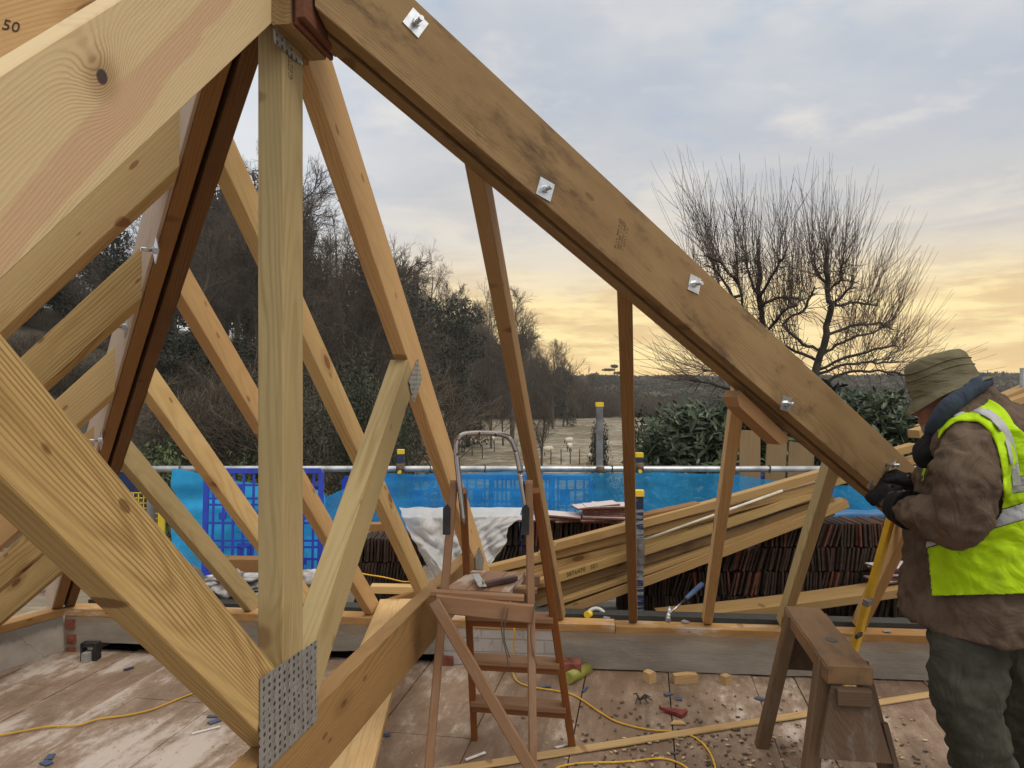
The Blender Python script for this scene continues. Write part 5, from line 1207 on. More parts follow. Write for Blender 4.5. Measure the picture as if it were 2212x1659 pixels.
def build_trees():
    rnd = random.Random(17)
    var = [bare_tree(100+k, 14.0, (1.0, 0.75, 1.15, 0.85, 0.95)[k]) for k in range(5)]
    airy = [bare_tree(150+k, 14.0, (1.0, 0.85, 1.1)[k], 11, 7, 6, 3, 0.06, 0.0115) for k in range(3)]
    sky = [(-60, 330), (60, 380), (200, 430), (300, 400), (400, 330), (470, 300), (540, 262), (600, 370), (650, 415), (700, 440), (760, 415), (830, 470), (880, 490), (935, 515), (965, 560), (1030, 610), (1060, 590), (1130, 650), (1160, 690), (1205, 745), (1240, 790), (1262, 820)]
    lab_s = 'tall bare winter tree on the skyline of the wooded hill'
    for i, (u, v) in enumerate([(u+rnd.uniform(-8, 8), v) for u in range(-40, 1250, 40) for v in [interp(sky, u)]]):
        Y = 56+rnd.uniform(-8, 26)+max(0, min(100, u-840))*0.95
        place(airy[i % 3], u, v+rnd.uniform(-14, 30), Y, 14.2, lab_s, 'tree', 'bare trees of the hill skyline', rnd, rnd.uniform(0.6, 0.85))
    for i, u in enumerate(range(-60, 1230, 34)):
        Y = 46+rnd.uniform(-6, 18)+max(0, min(100, u-840))*1.05; v = interp(sky, u)+rnd.uniform(90, 190)
        place(var[(i*2+1) % 5], u+rnd.uniform(-14, 14), v, Y, 12.9, 'bare winter tree lower down in the wood behind the roof timbers', 'tree', 'bare trees lower in the wood', rnd, rnd.uniform(0.75, 1.1))
    for i, u in enumerate(range(880, 1300, 26)):
        Y = 150+rnd.uniform(-12, 30); v = interp(sky, u)+rnd.uniform(25, 90)
        place(var[(i*3) % 5], u+rnd.uniform(-9, 9), v, Y, 15.0, 'bare tree behind the far edge of the sheep field', 'tree', 'bare trees beyond the sheep field', rnd, rnd.uniform(0.8, 1.1))
    for u, vt, Y, lab in ((1060, 830, 78, 'slim bare tree standing in the field beside the stepladder handle'), (1087, 840, 82, 'small leaning bare tree in the field right of the slim one'), (1170, 850, 56, 'spindly sapling at the near field fence, left of the grazing sheep'), (1105, 640, 96, 'tall bare tree at the wood edge rising beside the first tall jack rafter'), (1195, 745, 120, 'round headed bare tree glowing against the yellow sky'), (1225, 790, 128, 'smaller bare tree at the end of the wood against the sunset')):
        place(var[int(u) % 5], u, vt, Y, 12.9, lab, 'tree', None, rnd, 1.0)
    # brushwood: low bare bushes through the wood
    def brush(seed):
        r_ = random.Random(seed); m = MB(); st = MB()
        for k in range(45):
            d = V((r_.gauss(0, 0.5), r_.gauss(0, 0.5), 1)).normalized(); b, dd = limb(st if k < 8 else m, V((r_.gauss(0, 0.9), r_.gauss(0, 0.9), -0.2)), d, r_.uniform(2.2, 4.6), 0.03, 0.012, r_, 3, 4, 0.12, 0.02)
            for j in range(9):
                p, q = along(b, 0.2+0.78*r_.random()); c, _ = limb(m, p, side(q, r_, 0.6), r_.uniform(0.6, 1.5), 0.014, 0.009, r_, 3, 2, 0.15, 0.05)
                for l in range(3): p2, q2 = along(c, r_.uniform(0.2, 0.95)); limb(m, p2, side(q2, r_, 0.6), r_.uniform(0.3, 0.7), 0.009, 0.007, r_, 3, 1)
        r = empty('bare_bush'); st.build('stems', BRUSH, r)['kind'] = 'stuff'; m.build('crown', BRUSH, r); return r
    bv = [brush(60+k) for k in range(3)]
    for i in range(64):
        u = rnd.uniform(-30, 1290); f = rnd.random(); Y = (40+f*26 if u < 880 else 152+f*25); v = interp([(-60, 800), (300, 790), (600, 740), (850, 720), (1000, 745), (1150, 800), (1300, 850)], u)+rnd.uniform(-70, 60)
        place(bv[i % 3], u, v, Y, 4.3, 'brown leafless thicket bush under the trees of the hill', 'bush', 'leafless bushes under the hill trees', rnd, rnd.uniform(1.2, 1.7), None, 1.7)
    for i in range(150):
        u = rnd.uniform(870, 1300) if i < 70 else rnd.uniform(1180, 1500); Y = 156+rnd.random()*22; v = interp([(860, 690), (1000, 700), (1100, 730), (1200, 790), (1300, 842), (1500, 850)], u)+rnd.uniform(0, 90 if i < 70 else 30)
        place(bv[i % 3], u, v, Y, 4.3, 'brown leafless thicket at the far edge of the sheep field', 'bush', 'leafless thickets beyond the field', rnd, rnd.uniform(0.7, 1.0), None, 4.5)
    for i in range(95):
        u = rnd.uniform(-60, 640); Y = 30+rnd.random()*24; v = interp([(-60, 780), (300, 800), (600, 850)], u)+rnd.uniform(-60, 60)
        place(bv[i % 3], u, v, Y, 4.3, 'brown leafless bush on the slope seen between the left rafters', 'bush', 'leafless bushes of the left slope', rnd, rnd.uniform(1.2, 1.8), None, 1.4)
    # dark evergreens
    L = lambda H, w_, k: [((rnd.gauss(0, w_*0.35), rnd.gauss(0, w_*0.35), H*(0.22+0.7*i/k)), (w_*(1.0-0.6*i/k)*rnd.uniform(0.8, 1.15), w_*(1.0-0.6*i/k), H*0.14)) for i in range(k+1)]
    yews = [leafy('evergreen_tree', 200+k, L(10, 2.4, 7), 5200, 0.17, YEW, 8.5, 0.2) for k in range(3)]
    for i, (u, v, Y, lab) in enumerate(((40, 560, 40, 'broad dark yew at the far left edge behind the left rafters'), (150, 520, 44, 'dark evergreen behind the second left rafter'), (255, 500, 48, 'dark evergreen just left of the dark hip'), (330, 640, 38, 'dark evergreen behind the slot of the dark hip'), (430, 715, 40, 'low dark evergreen right of the dark hip'), (520, 730, 44, 'low dark evergreen left of the king post'), (676, 470, 62, 'tall narrow dark evergreen immediately right of the king post'))):
        place(yews[i % 3], u, v, Y, 10.0, lab, 'tree', 'dark evergreen trees of the hill', rnd, 1.2 if i < 6 else 0.55)
    ivy = [leafy('ivy_clad_tree', 300+k, [((rnd.gauss(0, 0.7), rnd.gauss(0, 0.7), 1+i*1.0), (rnd.uniform(0.7, 1.7), 1.2, 0.95)) for i in range(10)]+[((1.9, 0, 7.2), (1.0, 0.8, 0.5)), ((-1.6, 0, 8.6), (0.8, 0.7, 0.5))], 3600, 0.14, IVY, 11.0, 0.2) for k in range(2)]
    for i, (u, v, Y, lab) in enumerate(((905, 600, 70, 'ivy clad tree left of the tall jack rafter, lower of the two big ones'), (975, 632, 74, 'tall ivy clad tree with ragged arms near the middle of the skyline'), (1010, 655, 80, 'ivy clad tree leaning right beside the tall jack rafter'), (1216, 790, 125, 'small ivy clad tree at the right end of the wood'))):
        place(ivy[i % 2], u, v, Y, 11.0, lab, 'tree', 'ivy clad trees', rnd, 1.0)
    for i in range(26):
        u = -30+i*37+rnd.uniform(-12, 12); v = interp(sky, u)+rnd.uniform(95, 190)
        place((ivy+yews)[i % 5], u, v, 72+rnd.uniform(0, 14)+max(0, min(100, u-840))*0.8, 10.5, 'dark ivy covered tree deep in the wood of the hill', 'tree', 'ivy covered trees deep in the wood', rnd, rnd.uniform(0.9, 1.5))
    # garden evergreens beyond the scaffold
    lob = lambda k, w_, h: [((rnd.gauss(0, w_*0.5), rnd.gauss(0, w_*0.4), h*rnd.uniform(0.15, 0.85)), (w_*rnd.uniform(0.35, 0.6), w_*0.5, h*rnd.uniform(0.14, 0.24))) for i in range(k)]+[((0, 0, h*0.45), (w_*0.8, w_*0.7, h*0.45)), ((0, 0, h*0.8), (w_*0.5, w_*0.45, h*0.2))]
    h1 = leafy('holly_bush', 401, lob(16, 1.3, 4.4), 15000, 0.036, HOLLY, 3.5, 0.08, 0.35)
    place(h1, 778, 715, 15, 4.4, 'large dense holly bush rising behind the diagonal strut and netting', 'bush', None, rnd, 0.62)
    h2 = leafy('holly_bush', 402, lob(12, 1.2, 4.0), 9000, 0.036, HOLLY, 3.2, 0.08, 0.35)
    place(h2, 860, 838, 14, 4.0, 'lower holly bush against the right side of the large one', 'bush', None, rnd, 0.5)
    s1 = leafy('shrub', 403, lob(10, 1.2, 3.0), 6000, 0.045, SHRUB, 2.2, 0.05, 0.4)
    place(s1, 345, 915, 13, 3.0, 'bright green garden shrub behind the rail left of the greenish rafter', 'shrub', None, rnd, 0.75)
    s2 = leafy('shrub', 404, lob(9, 1.1, 2.6), 5000, 0.045, SHRUB, 2.0, 0.05, 0.4)
    place(s2, 520, 952, 13.5, 2.6, 'green shrub above the rail just left of the king post', 'shrub', None, rnd, 0.8)
    c1 = leafy('conifer', 405, [((0, 0, 0.6+0.55*k), (1.25*(1-k/8.5), 1.2*(1-k/8.5), 0.5)) for k in range(8)], 8000, 0.05, CONIF, 4.6, 0.08, 0.4)
    place(c1, 1385, 868, 19, 4.9, 'small green conifer behind the rail, right of the tall post', 'conifer', None, rnd, 1.0)
    c2 = leafy('holly_bush', 406, lob(10, 1.1, 3.4), 7000, 0.05, IVY, 2.6, 0.06, 0.4)
    place(c2, 1296, 885, 24, 3.4, 'dark bush behind the tall grey post beside the field', 'bush', None, rnd, 0.42)
    # far ridge: one wooded mass, with two trees one can tell apart
    m = MB(); r2 = random.Random(8)
    for k in range(420):
        u = r2.uniform(1150, 2500) if k > 60 else r2.uniform(1240, 1480); Y = r2.uniform(380, 560); x = (u-1106)/1661*Y
        top = interp([(1150, 815), (1270, 812), (1310, 812), (1335, 822), (1400, 824), (1440, 834), (1480, 846), (1700, 842), (2000, 836), (2130, 826), (2500, 828)], u)+r2.uniform(-3, 18)
        zt = CAMZ+(829.5-top)/1661*Y; zg = land(x, Y); h = max(4.0, zt-zg)
        clump(m, r2, V((x, Y, zg+h*0.5)), (r2.uniform(5, 9), 6, h*0.52), 60, 1.3, 0.5)
    for k in range(620):
        u = r2.uniform(1240, 2600); Y = r2.uniform(175, 380); x = (u-1106)/1661*Y; zg = land(x, Y); h = r2.uniform(5, 9)*(0.75+0.25*mnoise.noise(V((u*0.03, Y*0.02, 0))))
        zmax = CAMZ+(829.5-interp([(1240, 850), (1300, 846), (1480, 856), (1700, 850), (2212, 842), (2600, 842)], u))/1661*Y; h = max(2.5, min(h, zmax-zg))
        clump(m, r2, V((x, Y, zg+h*0.45)), (r2.uniform(3, 7), 4, h*0.55), 70, 0.8, 0.3)
    o = m.build('distant_woods', FARW); props(o, 'distant blue grey wooded ridges under the yellow horizon', 'woods', kind='stuff')
    m2 = leafy('cedar', 501, [((0, 0, 13), (2, 2, 1)), ((3, 0, 11), (3.6, 2, 0.7)), ((-2.6, 0, 9.2), (3.4, 2, 0.8)), ((2.2, 0, 7), (4.2, 2, 0.8)), ((0, 0, 4), (4.5, 3, 2.2))], 2200, 0.5, FARW, 13.0, 0.35)
    place(m2, 1327, 787, 330, 14.0, 'distant layered cedar standing out against the yellow sky', 'tree', None, rnd, 1.1)
    m3 = leafy('round_tree', 502, [((0, 0, 5), (6, 5, 5)), ((-3, 0, 8), (3, 3, 2.6)), ((3, 0, 9), (3, 3, 2.4)), ((0, 0, 10.4), (1.6, 1.6, 1.6))], 2600, 0.5, FARW, 9.0, 0.35)
    place(m3, 1288, 803, 300, 12.0, 'distant rounded dark tree left of the cedar', 'tree', None, rnd, 1.0)
build_trees()

# ---- pollarded apple trees at the right: knuckled limbs with long upright shoots
def build_pollards():
    Y0 = 14.0; px = Y0/1661; rnd = random.Random(31)
    def path(pts, dy, r0, r1, mb):
        ps = [P(u, v, Y0+dy*i/(len(pts)-1)) for i, (u, v) in enumerate(pts)]; out = []
        for i in range(len(ps)-1):
            for k in range(4): out.append(ps[i].lerp(ps[i+1], k/4)+V((rnd.gauss(0, 0.015), rnd.gauss(0, 0.03), rnd.gauss(0, 0.015))))
        out.append(ps[-1]); n = len(out)-1; mb.tube(out, [(r0+(r1-r0)*k/n)*rnd.uniform(0.9, 1.12) for k in range(n+1)], 8, cap=True); return out
    trees = [([((1748, 960), (1752, 880), (1759, 816), (1786, 722), (1792, 662), (1786, 606), (1782, 572)), ],
              [((1784, 726), (1840, 703), (1900, 697), (1930, 712)), ((1768, 775), (1805, 745), (1850, 727), (1918, 706)), ((1791, 668), (1812, 648), (1843, 612)), ((1760, 812), (1812, 790), (1880, 783), (1938, 782)), ((1752, 850), (1820, 806), (1900, 800), (1950, 812)), ((1792, 664), (1850, 655), (1896, 660)), ((1775, 755), (1738, 745), (1690, 700), (1740, 662), (1760, 619)), ((1770, 780), (1700, 750), (1660, 742)), ((1786, 610), (1762, 590), (1755, 560)), ((1788, 640), (1815, 600), (1822, 570)), ((1765, 800), (1850, 765), (1935, 745)), ((1758, 830), (1700, 805), (1640, 812))],
              'large pollarded tree with knuckled limbs and long upright shoots, nearest the worker', (1770, 800)),
             ([((1690, 960), (1672, 850), (1655, 760), (1652, 722), (1639, 639), (1637, 562)), ],
              [((1655, 760), (1630, 720), (1612, 682), (1592, 606), (1589, 548)), ((1652, 722), (1692, 672), (1722, 660)), ((1640, 645), (1670, 590), (1697, 548)), ((1612, 682), (1560, 605), (1528, 552)), ((1594, 612), (1560, 570), (1522, 552)), ((1668, 830), (1600, 812), (1520, 800)), ((1660, 780), (1580, 740), (1500, 730)), ((1640, 650), (1620, 600), (1612, 556)), ((1672, 850), (1580, 838), (1490, 822)), ((1640, 660), (1690, 640), (1735, 650)), ((1600, 640), (1550, 640), (1500, 600))],
              'pollarded tree with upright shoots, left of the larger one and behind the bolted hip', (1660, 790))]
    for trunks, limbs, lab, cen in trees:
        tm = MB(); cm = MB(); allp = []
        for i, pts in enumerate(trunks): allp.append((path(pts, rnd.uniform(-0.3, 0.3), 0.085, 0.04, tm), 0.6))
        for pts in limbs: allp.append((path(pts, rnd.uniform(-1.1, 1.1), 0.03, 0.016, tm), 0.25))
        C = P(*cen, Y0)
        for pts, f0 in allp:
            n = int(10.5*len(pts)**0.5)
            for k in range(n):
                f = f0+(1-f0)*rnd.random()**0.7; p, d = along(pts, min(f, 0.995)); rad = p-C; rad.y = rnd.gauss(0, 0.5); 
                rel = rad.x/2.2
                dirv = (V((rel*1.05+rnd.gauss(0, 0.16), rnd.gauss(0, 0.35), 1.0+max(-0.7, min(0.35, rad.z*0.55-0.25))))).normalized()
                if p.z < C.z+0.15 and abs(rad.x) > 0.7: dirv = V((math.copysign(1.0, rad.x), rnd.gauss(0, 0.3), rnd.uniform(-0.1, 0.9))).normalized()
                Lh = rnd.uniform(0.5, 1.0)*(1.95 if p.z > C.z+0.9 else 1.8)*rnd.choice((1, 1, 0.7, 1.1)); q = p.copy(); ps = [q.copy()]; dd = dirv.copy()
                for s in range(7): dd = (dd+V((rnd.gauss(0, 0.035), rnd.gauss(0, 0.035), 0.045))).normalized(); q = q+dd*Lh/7; ps.append(q.copy())
                cm.tube(ps, [0.0042*(1-0.5*s/7) for s in range(8)], 3, cap=False)
                for j in range(2 if rnd.random() < 0.7 else 0):
                    p2, d2 = along(ps, rnd.uniform(0.05, 0.5)); limb(cm, p2, side(d2, rnd, 0.5), Lh*rnd.uniform(0.25, 0.5), 0.0045, 0.003, rnd, 3, 3, 0.08, 0.08)
            for k in range(n):                                         # short snaggy spurs
                p, d = along(pts, min(0.995, 0.15+0.85*rnd.random())); limb(cm, p, side(d, rnd, 1.1), rnd.uniform(0.15, 0.55), 0.009, 0.004, rnd, 3, 3, 0.25, 0.0)
        base = P(trunks[0][0][0], 960, Y0); r = empty('pollarded_tree', base, lab, 'tree', 'pollarded trees'); b = V(base); zg = land(b.x, b.y)
        tm.tube([P(trunks[0][0][0], trunks[0][0][1], Y0), (b.x, b.y, zg-0.2)], 0.12, 8)
        tm.build('trunk', BARK2, r); cm.build('crown', TWIGR, r)
build_pollards()

# ---- laurel hedge with big glossy leaves
def build_laurel():
    rnd = random.Random(41); lf = MB(); st = MB()
    def leaf(p, d, nrm, L):
        a = d.normalized(); b = nrm.cross(a).normalized(); n = a.cross(b); w_ = L*0.155; dr = -0.18*L
        v = [p, p+a*L*0.3+b*w_-n*0.0+V((0, 0, 0.02*L)), p+a*L*0.68+b*w_*0.85+V((0, 0, dr*0.4)), p+a*L+V((0, 0, dr)), p+a*L*0.68-b*w_*0.85+V((0, 0, dr*0.4)), p+a*L*0.3-b*w_+V((0, 0, 0.02*L)), p+a*L*0.3-n*w_*0.35, p+a*L*0.68-n*w_*0.3+V((0, 0, dr*0.4))]
        lf.add(v, [(0, 1, 6), (1, 2, 7, 6), (2, 3, 7), (0, 6, 5), (6, 7, 4, 5), (7, 3, 4)])
    top = [(1395, 905), (1430, 872), (1480, 858), (1560, 862), (1700, 850), (1790, 838), (1860, 835), (1940, 842), (1990, 870), (2050, 890), (2240, 900)]
    for k in range(1350):
        u = rnd.uniform(1398, 2240); f = rnd.random()**1.2; vt = interp(top, u); v = vt+rnd.uniform(0, 26)+f*(1075-vt); Y = 8.9-f*1.1+rnd.uniform(-0.35, 0.5)
        tip = P(u, v, Y); d = V((rnd.gauss(0, 0.45), rnd.gauss(-0.35, 0.4), 1.0)).normalized(); L = rnd.uniform(0.25, 0.42); base = tip-d*L
        st.tube([base, tip], [0.006, 0.003], 4, cap=False); ph = rnd.uniform(0, 6.28)
        for j in range(11):
            t = 0.1+0.9*j/10; p = base.lerp(tip, t); ph += 2.4; o = d.orthogonal().normalized(); o = Matrix.Rotation(ph, 3, d) @ o
            dd = (o*1.0+d*(0.25+0.75*t**2)).normalized(); leaf(p, dd, (d*1.0-o*0.25+V((rnd.gauss(0, 0.2),)*3)).normalized(), rnd.uniform(0.11, 0.22)*(1.0 if t < 0.9 else 0.75))
    r = empty('laurel_hedge', (4.5, 8.6, 0), 'laurel hedge with long dark glossy leaves behind the rail and the hip', 'hedge')
    st.build('stems', plain('laurel_stem', (0.10, 0.11, 0.05), 0.7), r); lf.build('foliage', LAUREL, r)
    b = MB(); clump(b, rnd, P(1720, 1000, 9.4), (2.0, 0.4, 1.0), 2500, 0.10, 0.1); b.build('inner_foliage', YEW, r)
build_laurel()

# ---- field: sheep, fence posts, frosted low walls
def voxel(mb, name, material, size, parent=None, smooth=2, disp=None, mw=None, cutoff=None):
    o = mb.build('tmp', material); md = o.modifiers.new('r', 'REMESH'); md.mode = 'VOXEL'; md.voxel_size = size; md.use_smooth_shade = True
    dg = bpy.context.evaluated_depsgraph_get(); me = bpy.data.meshes.new_from_object(o.evaluated_get(dg)); bpy.data.objects.remove(o)
    bm = bmesh.new(); bm.from_mesh(me)
    for k in range(smooth): bmesh.ops.smooth_vert(bm, verts=bm.verts, factor=0.5, use_axis_x=True, use_axis_y=True, use_axis_z=True)
    if disp:
        bm.normal_update()
        for v in bm.verts: v.co += v.normal*disp(v.co)
        bm.normal_update()
    if mw is not None:
        inv = mw.inverted()
        for v in bm.verts: v.co = inv @ v.co
    for f in bm.faces: f.smooth = True
    bm.to_mesh(me); bm.free(); me.name = name; me.materials.clear(); me.materials.append(material)
    r = bpy.data.objects.new(name, me); COL.objects.link(r)
    if mw is not None: r.matrix_basis = mw
    setparent(r, parent); return r
def ball(mb, c, r, n=12):
    r = r if isinstance(r, (tuple, list)) else (r, r, r); vs = []; fs = []
    for j in range(n+1):
        for i in range(2*n):
            a, b = math.pi*j/n, math.pi*i/n; vs.append((c[0]+r[0]*math.sin(a)*math.cos(b), c[1]+r[1]*math.sin(a)*math.sin(b), c[2]+r[2]*math.cos(a)))
    for j in range(n):
        for i in range(2*n): fs.append((j*2*n+i, (j+1)*2*n+i, (j+1)*2*n+(i+1) % (2*n), j*2*n+(i+1) % (2*n)))
    return mb.add(vs, fs, True)
def wool_mat(t):
    x, y, z = t.xyz(t.obj); n = t.noise(t.obj, 14, 4, 0.7); c = t.mix(t.ss(n, 0.3, 0.7), (0.50, 0.43, 0.34), (0.62, 0.56, 0.46))
    c = t.mix(t.ss(x, -0.52, -0.60), c, (0.06, 0.05, 0.045)); c = t.mix(t.ss(z, 0.30, 0.24), c, (0.07, 0.06, 0.05)); setb(t, c, 0.95)
def build_field():
    m = MB(); ball(m, (0, 0, 0.58), (0.50, 0.25, 0.27)); ball(m, (0.3, 0, 0.62), (0.24, 0.22, 0.23)); ball(m, (-0.38, 0, 0.58), (0.2, 0.19, 0.2))
    m.tube([(-0.42, 0, 0.58), (-0.58, 0, 0.40)], [0.13, 0.085], 10); m.tube([(-0.56, 0, 0.43), (-0.64, 0, 0.22)], [0.085, 0.05], 10)
    for s in (-1, 1): m.tube([(-0.55, s*0.07, 0.45), (-0.53, s*0.17, 0.43)], [0.04, 0.02], 6)
    for x, k in ((-0.28, 1), (0.34, -1)):
        for s in (-1, 1): m.tube([(x, s*0.12, 0.45), (x+0.03*k, s*0.12, 0.24), (x-0.01*k, s*0.12, 0.0)], [0.08, 0.04, 0.038], 8)
    m.tube([(0.48, 0, 0.62), (0.57, 0, 0.42)], [0.05, 0.03], 6)
    W = mat('wool', wool_mat); sh = voxel(m, 'sheep', W, 0.03, smooth=2, disp=lambda p: 0.012*mnoise.noise(p*9) if p.z > 0.3 else 0)
    for i, (u, v, rz, lab) in enumerate(((1183, 984, 0.15, 'grazing sheep seen side on, largest in the field'), (1064, 958, 1.5, 'sheep seen from behind through the stepladder handle'), (1229, 962, 0.6, 'sheep higher up the field of the two close together'), (1230, 976, 1.2, 'sheep just below another one, head down by a fence post'), (1281, 1001, 2.6, 'sheep half hidden by the dark bush beside the grey post'))):
        a, b = ray(u, v); Y = 40.0
        while Y < 160 and CAMZ+b*Y > land(a*Y, Y): Y += 0.25
        o = sh if i == 0 else sh.copy()
        if i: COL.objects.link(o)
        o.location = (a*Y, Y, land(a*Y, Y)); o.rotation_euler = (0, 0, rz); props(o, lab, 'sheep', 'sheep in the field')
    fp = MB(); fp.tube([(0, 0, -0.2), (0, 0, 1.25)], 0.05, 6); fo = fp.build('fence_post', BARK); first = True
    for i, (u, v) in enumerate(((1068, 976), (1232, 1001), (1117, 984), (1042, 990), (990, 965), (1212, 1003), (1150, 1002), (1020, 984), (1003, 978), (1252, 1004), (1190, 1004))):
        a, b = ray(u, v); Y = 30.0
        while Y < 160 and CAMZ+b*Y > land(a*Y, Y): Y += 0.25
        o = fo if first else fo.copy()
        if not first: COL.objects.link(o)
        first = False; o.location = (a*Y, Y, land(a*Y, Y)); props(o, 'dark wooden fence post along the near side of the sheep field', 'post', 'field fence posts')
    for (a, b, Y, h, lab) in (((426, 884), (540, 903), 46, 0.35, 'upper low bank wall with a frosted top on the slope left of the king post'), ((466, 962), (572, 980), 36, 0.5, 'lower stone wall with a frosted coping above the shrub left of the king post')):
        A, B = P(*a, Y), P(*b, Y-2); m = MB(); M = frame(A, B-A); L = (B-A).length
        rough_box(m, (L/2, 0, -h/2-0.06), (L, 0.4, h), amp=0.05); o = m.build('low_wall', rubble); o.matrix_basis = M
        c = MB(); rough_box(c, (L/2, 0, 0.0), (L+0.1, 0.5, 0.12), amp=0.04, seed=3); q = c.build('coping', plain('frost_cap', (0.6, 0.6, 0.6), 0.9, 0, 0.2, 3)); q.matrix_basis = M; setparent(q, o)
        props(o, lab, 'wall')
build_field()

# ---- haze: even pale air over the whole view
def build_haze():
    h = MB().box((0, 285, 29), (1500, 640, 80)).build('haze', mat('haze_air', lambda t: None)); m = h.data.materials[0]; t = NT(m.node_tree); t.n.clear()
    out = t.new('ShaderNodeOutputMaterial'); v = t.new('ShaderNodeVolumePrincipled'); v.inputs['Density'].default_value = HAZE; v.inputs['Color'].default_value = (0.95, 0.92, 0.86, 1)
    v.inputs['Anisotropy'].default_value = 0.3; t.l.new(v.outputs[0], out.inputs['Volume']); props(h, kind='stuff')
HAZE = 0.0005
build_haze()
# ------------------------------------------------------------------ the worker
def cloth_mat(name, c0, c1, scale=14, bumps=0.6, wr=(9, 9, 5), rough=0.95, dirt=None):
    def fn(t):
        p = t.obj; n = t.noise(p, scale, 6, 0.65); c = t.mix(t.ss(n, 0.3, 0.7), c0, c1)
        if dirt is not None: c = t.mix(t.m('MULTIPLY', t.ss(t.noise(p, 5, 5, 0.7), 0.52, 0.70), 0.7), c, dirt)
        w1 = t.noise(t.mul(p, wr), 1.0, 3, 0.55, dist=1.2); we = t.noise(p, 420, 2, 0.6)
        setb(t, c, rough, 0, t.bump(t.m('ADD', t.m('MULTIPLY', w1, 4.0), t.m('MULTIPLY', we, 0.15)), bumps, 0.012), 0.15)
    return mat(name, fn)
JACKET = cloth_mat('brown_canvas', (0.085, 0.058, 0.040), (0.135, 0.095, 0.068), 12, 0.7, (10, 10, 6), 0.95, (0.055, 0.038, 0.026))
TROUS = cloth_mat('dark_trousers', (0.043, 0.043, 0.032), (0.070, 0.068, 0.052), 10, 0.7, (8, 8, 5), 0.95, (0.022, 0.021, 0.017))
HIVIS = cloth_mat('hi_vis_yellow', (0.36, 0.56, 0.005), (0.46, 0.70, 0.01), 6, 0.6, (8, 8, 6), 0.7, (0.25, 0.36, 0.02))
REFL = cloth_mat('reflective_tape', (0.33, 0.33, 0.34), (0.42, 0.42, 0.43), 20, 0.4, (8, 8, 8), 0.55)
HAT = cloth_mat('khaki_canvas', (0.105, 0.090, 0.052), (0.155, 0.135, 0.082), 9, 0.5, (5, 5, 16), 0.95)
HATIN = cloth_mat('hat_lining', (0.018, 0.018, 0.018), (0.028, 0.027, 0.026), 9, 0.3)
HOOD = cloth_mat('slate_blue_fleece', (0.032, 0.042, 0.062), (0.05, 0.062, 0.085), 12, 0.5)
BLACKC = cloth_mat('black_knit', (0.010, 0.010, 0.011), (0.018, 0.018, 0.019), 25, 0.5)
SKIN = plain('skin', (0.36, 0.17, 0.115), 0.6, 0, 0.12, 25); BEARD = plain('grey_beard', (0.30, 0.28, 0.27), 0.9, 0, 0.25, 90, 0.5)
def spline(pts, n):
    out = []
    for i in range(len(pts)-1):
        p0, p1, p2, p3 = pts[max(0, i-1)], pts[i], pts[i+1], pts[min(len(pts)-1, i+2)]
        for k in range(n):
            t = k/n; out.append(tuple(0.5*((2*b)+(c-a)*t+(2*a-5*b+4*c-d)*t*t+(3*b-a-3*c+d)*t**3) for a, b, c, d in zip(p0, p1, p2, p3)))
    out.append(tuple(pts[-1])); return out
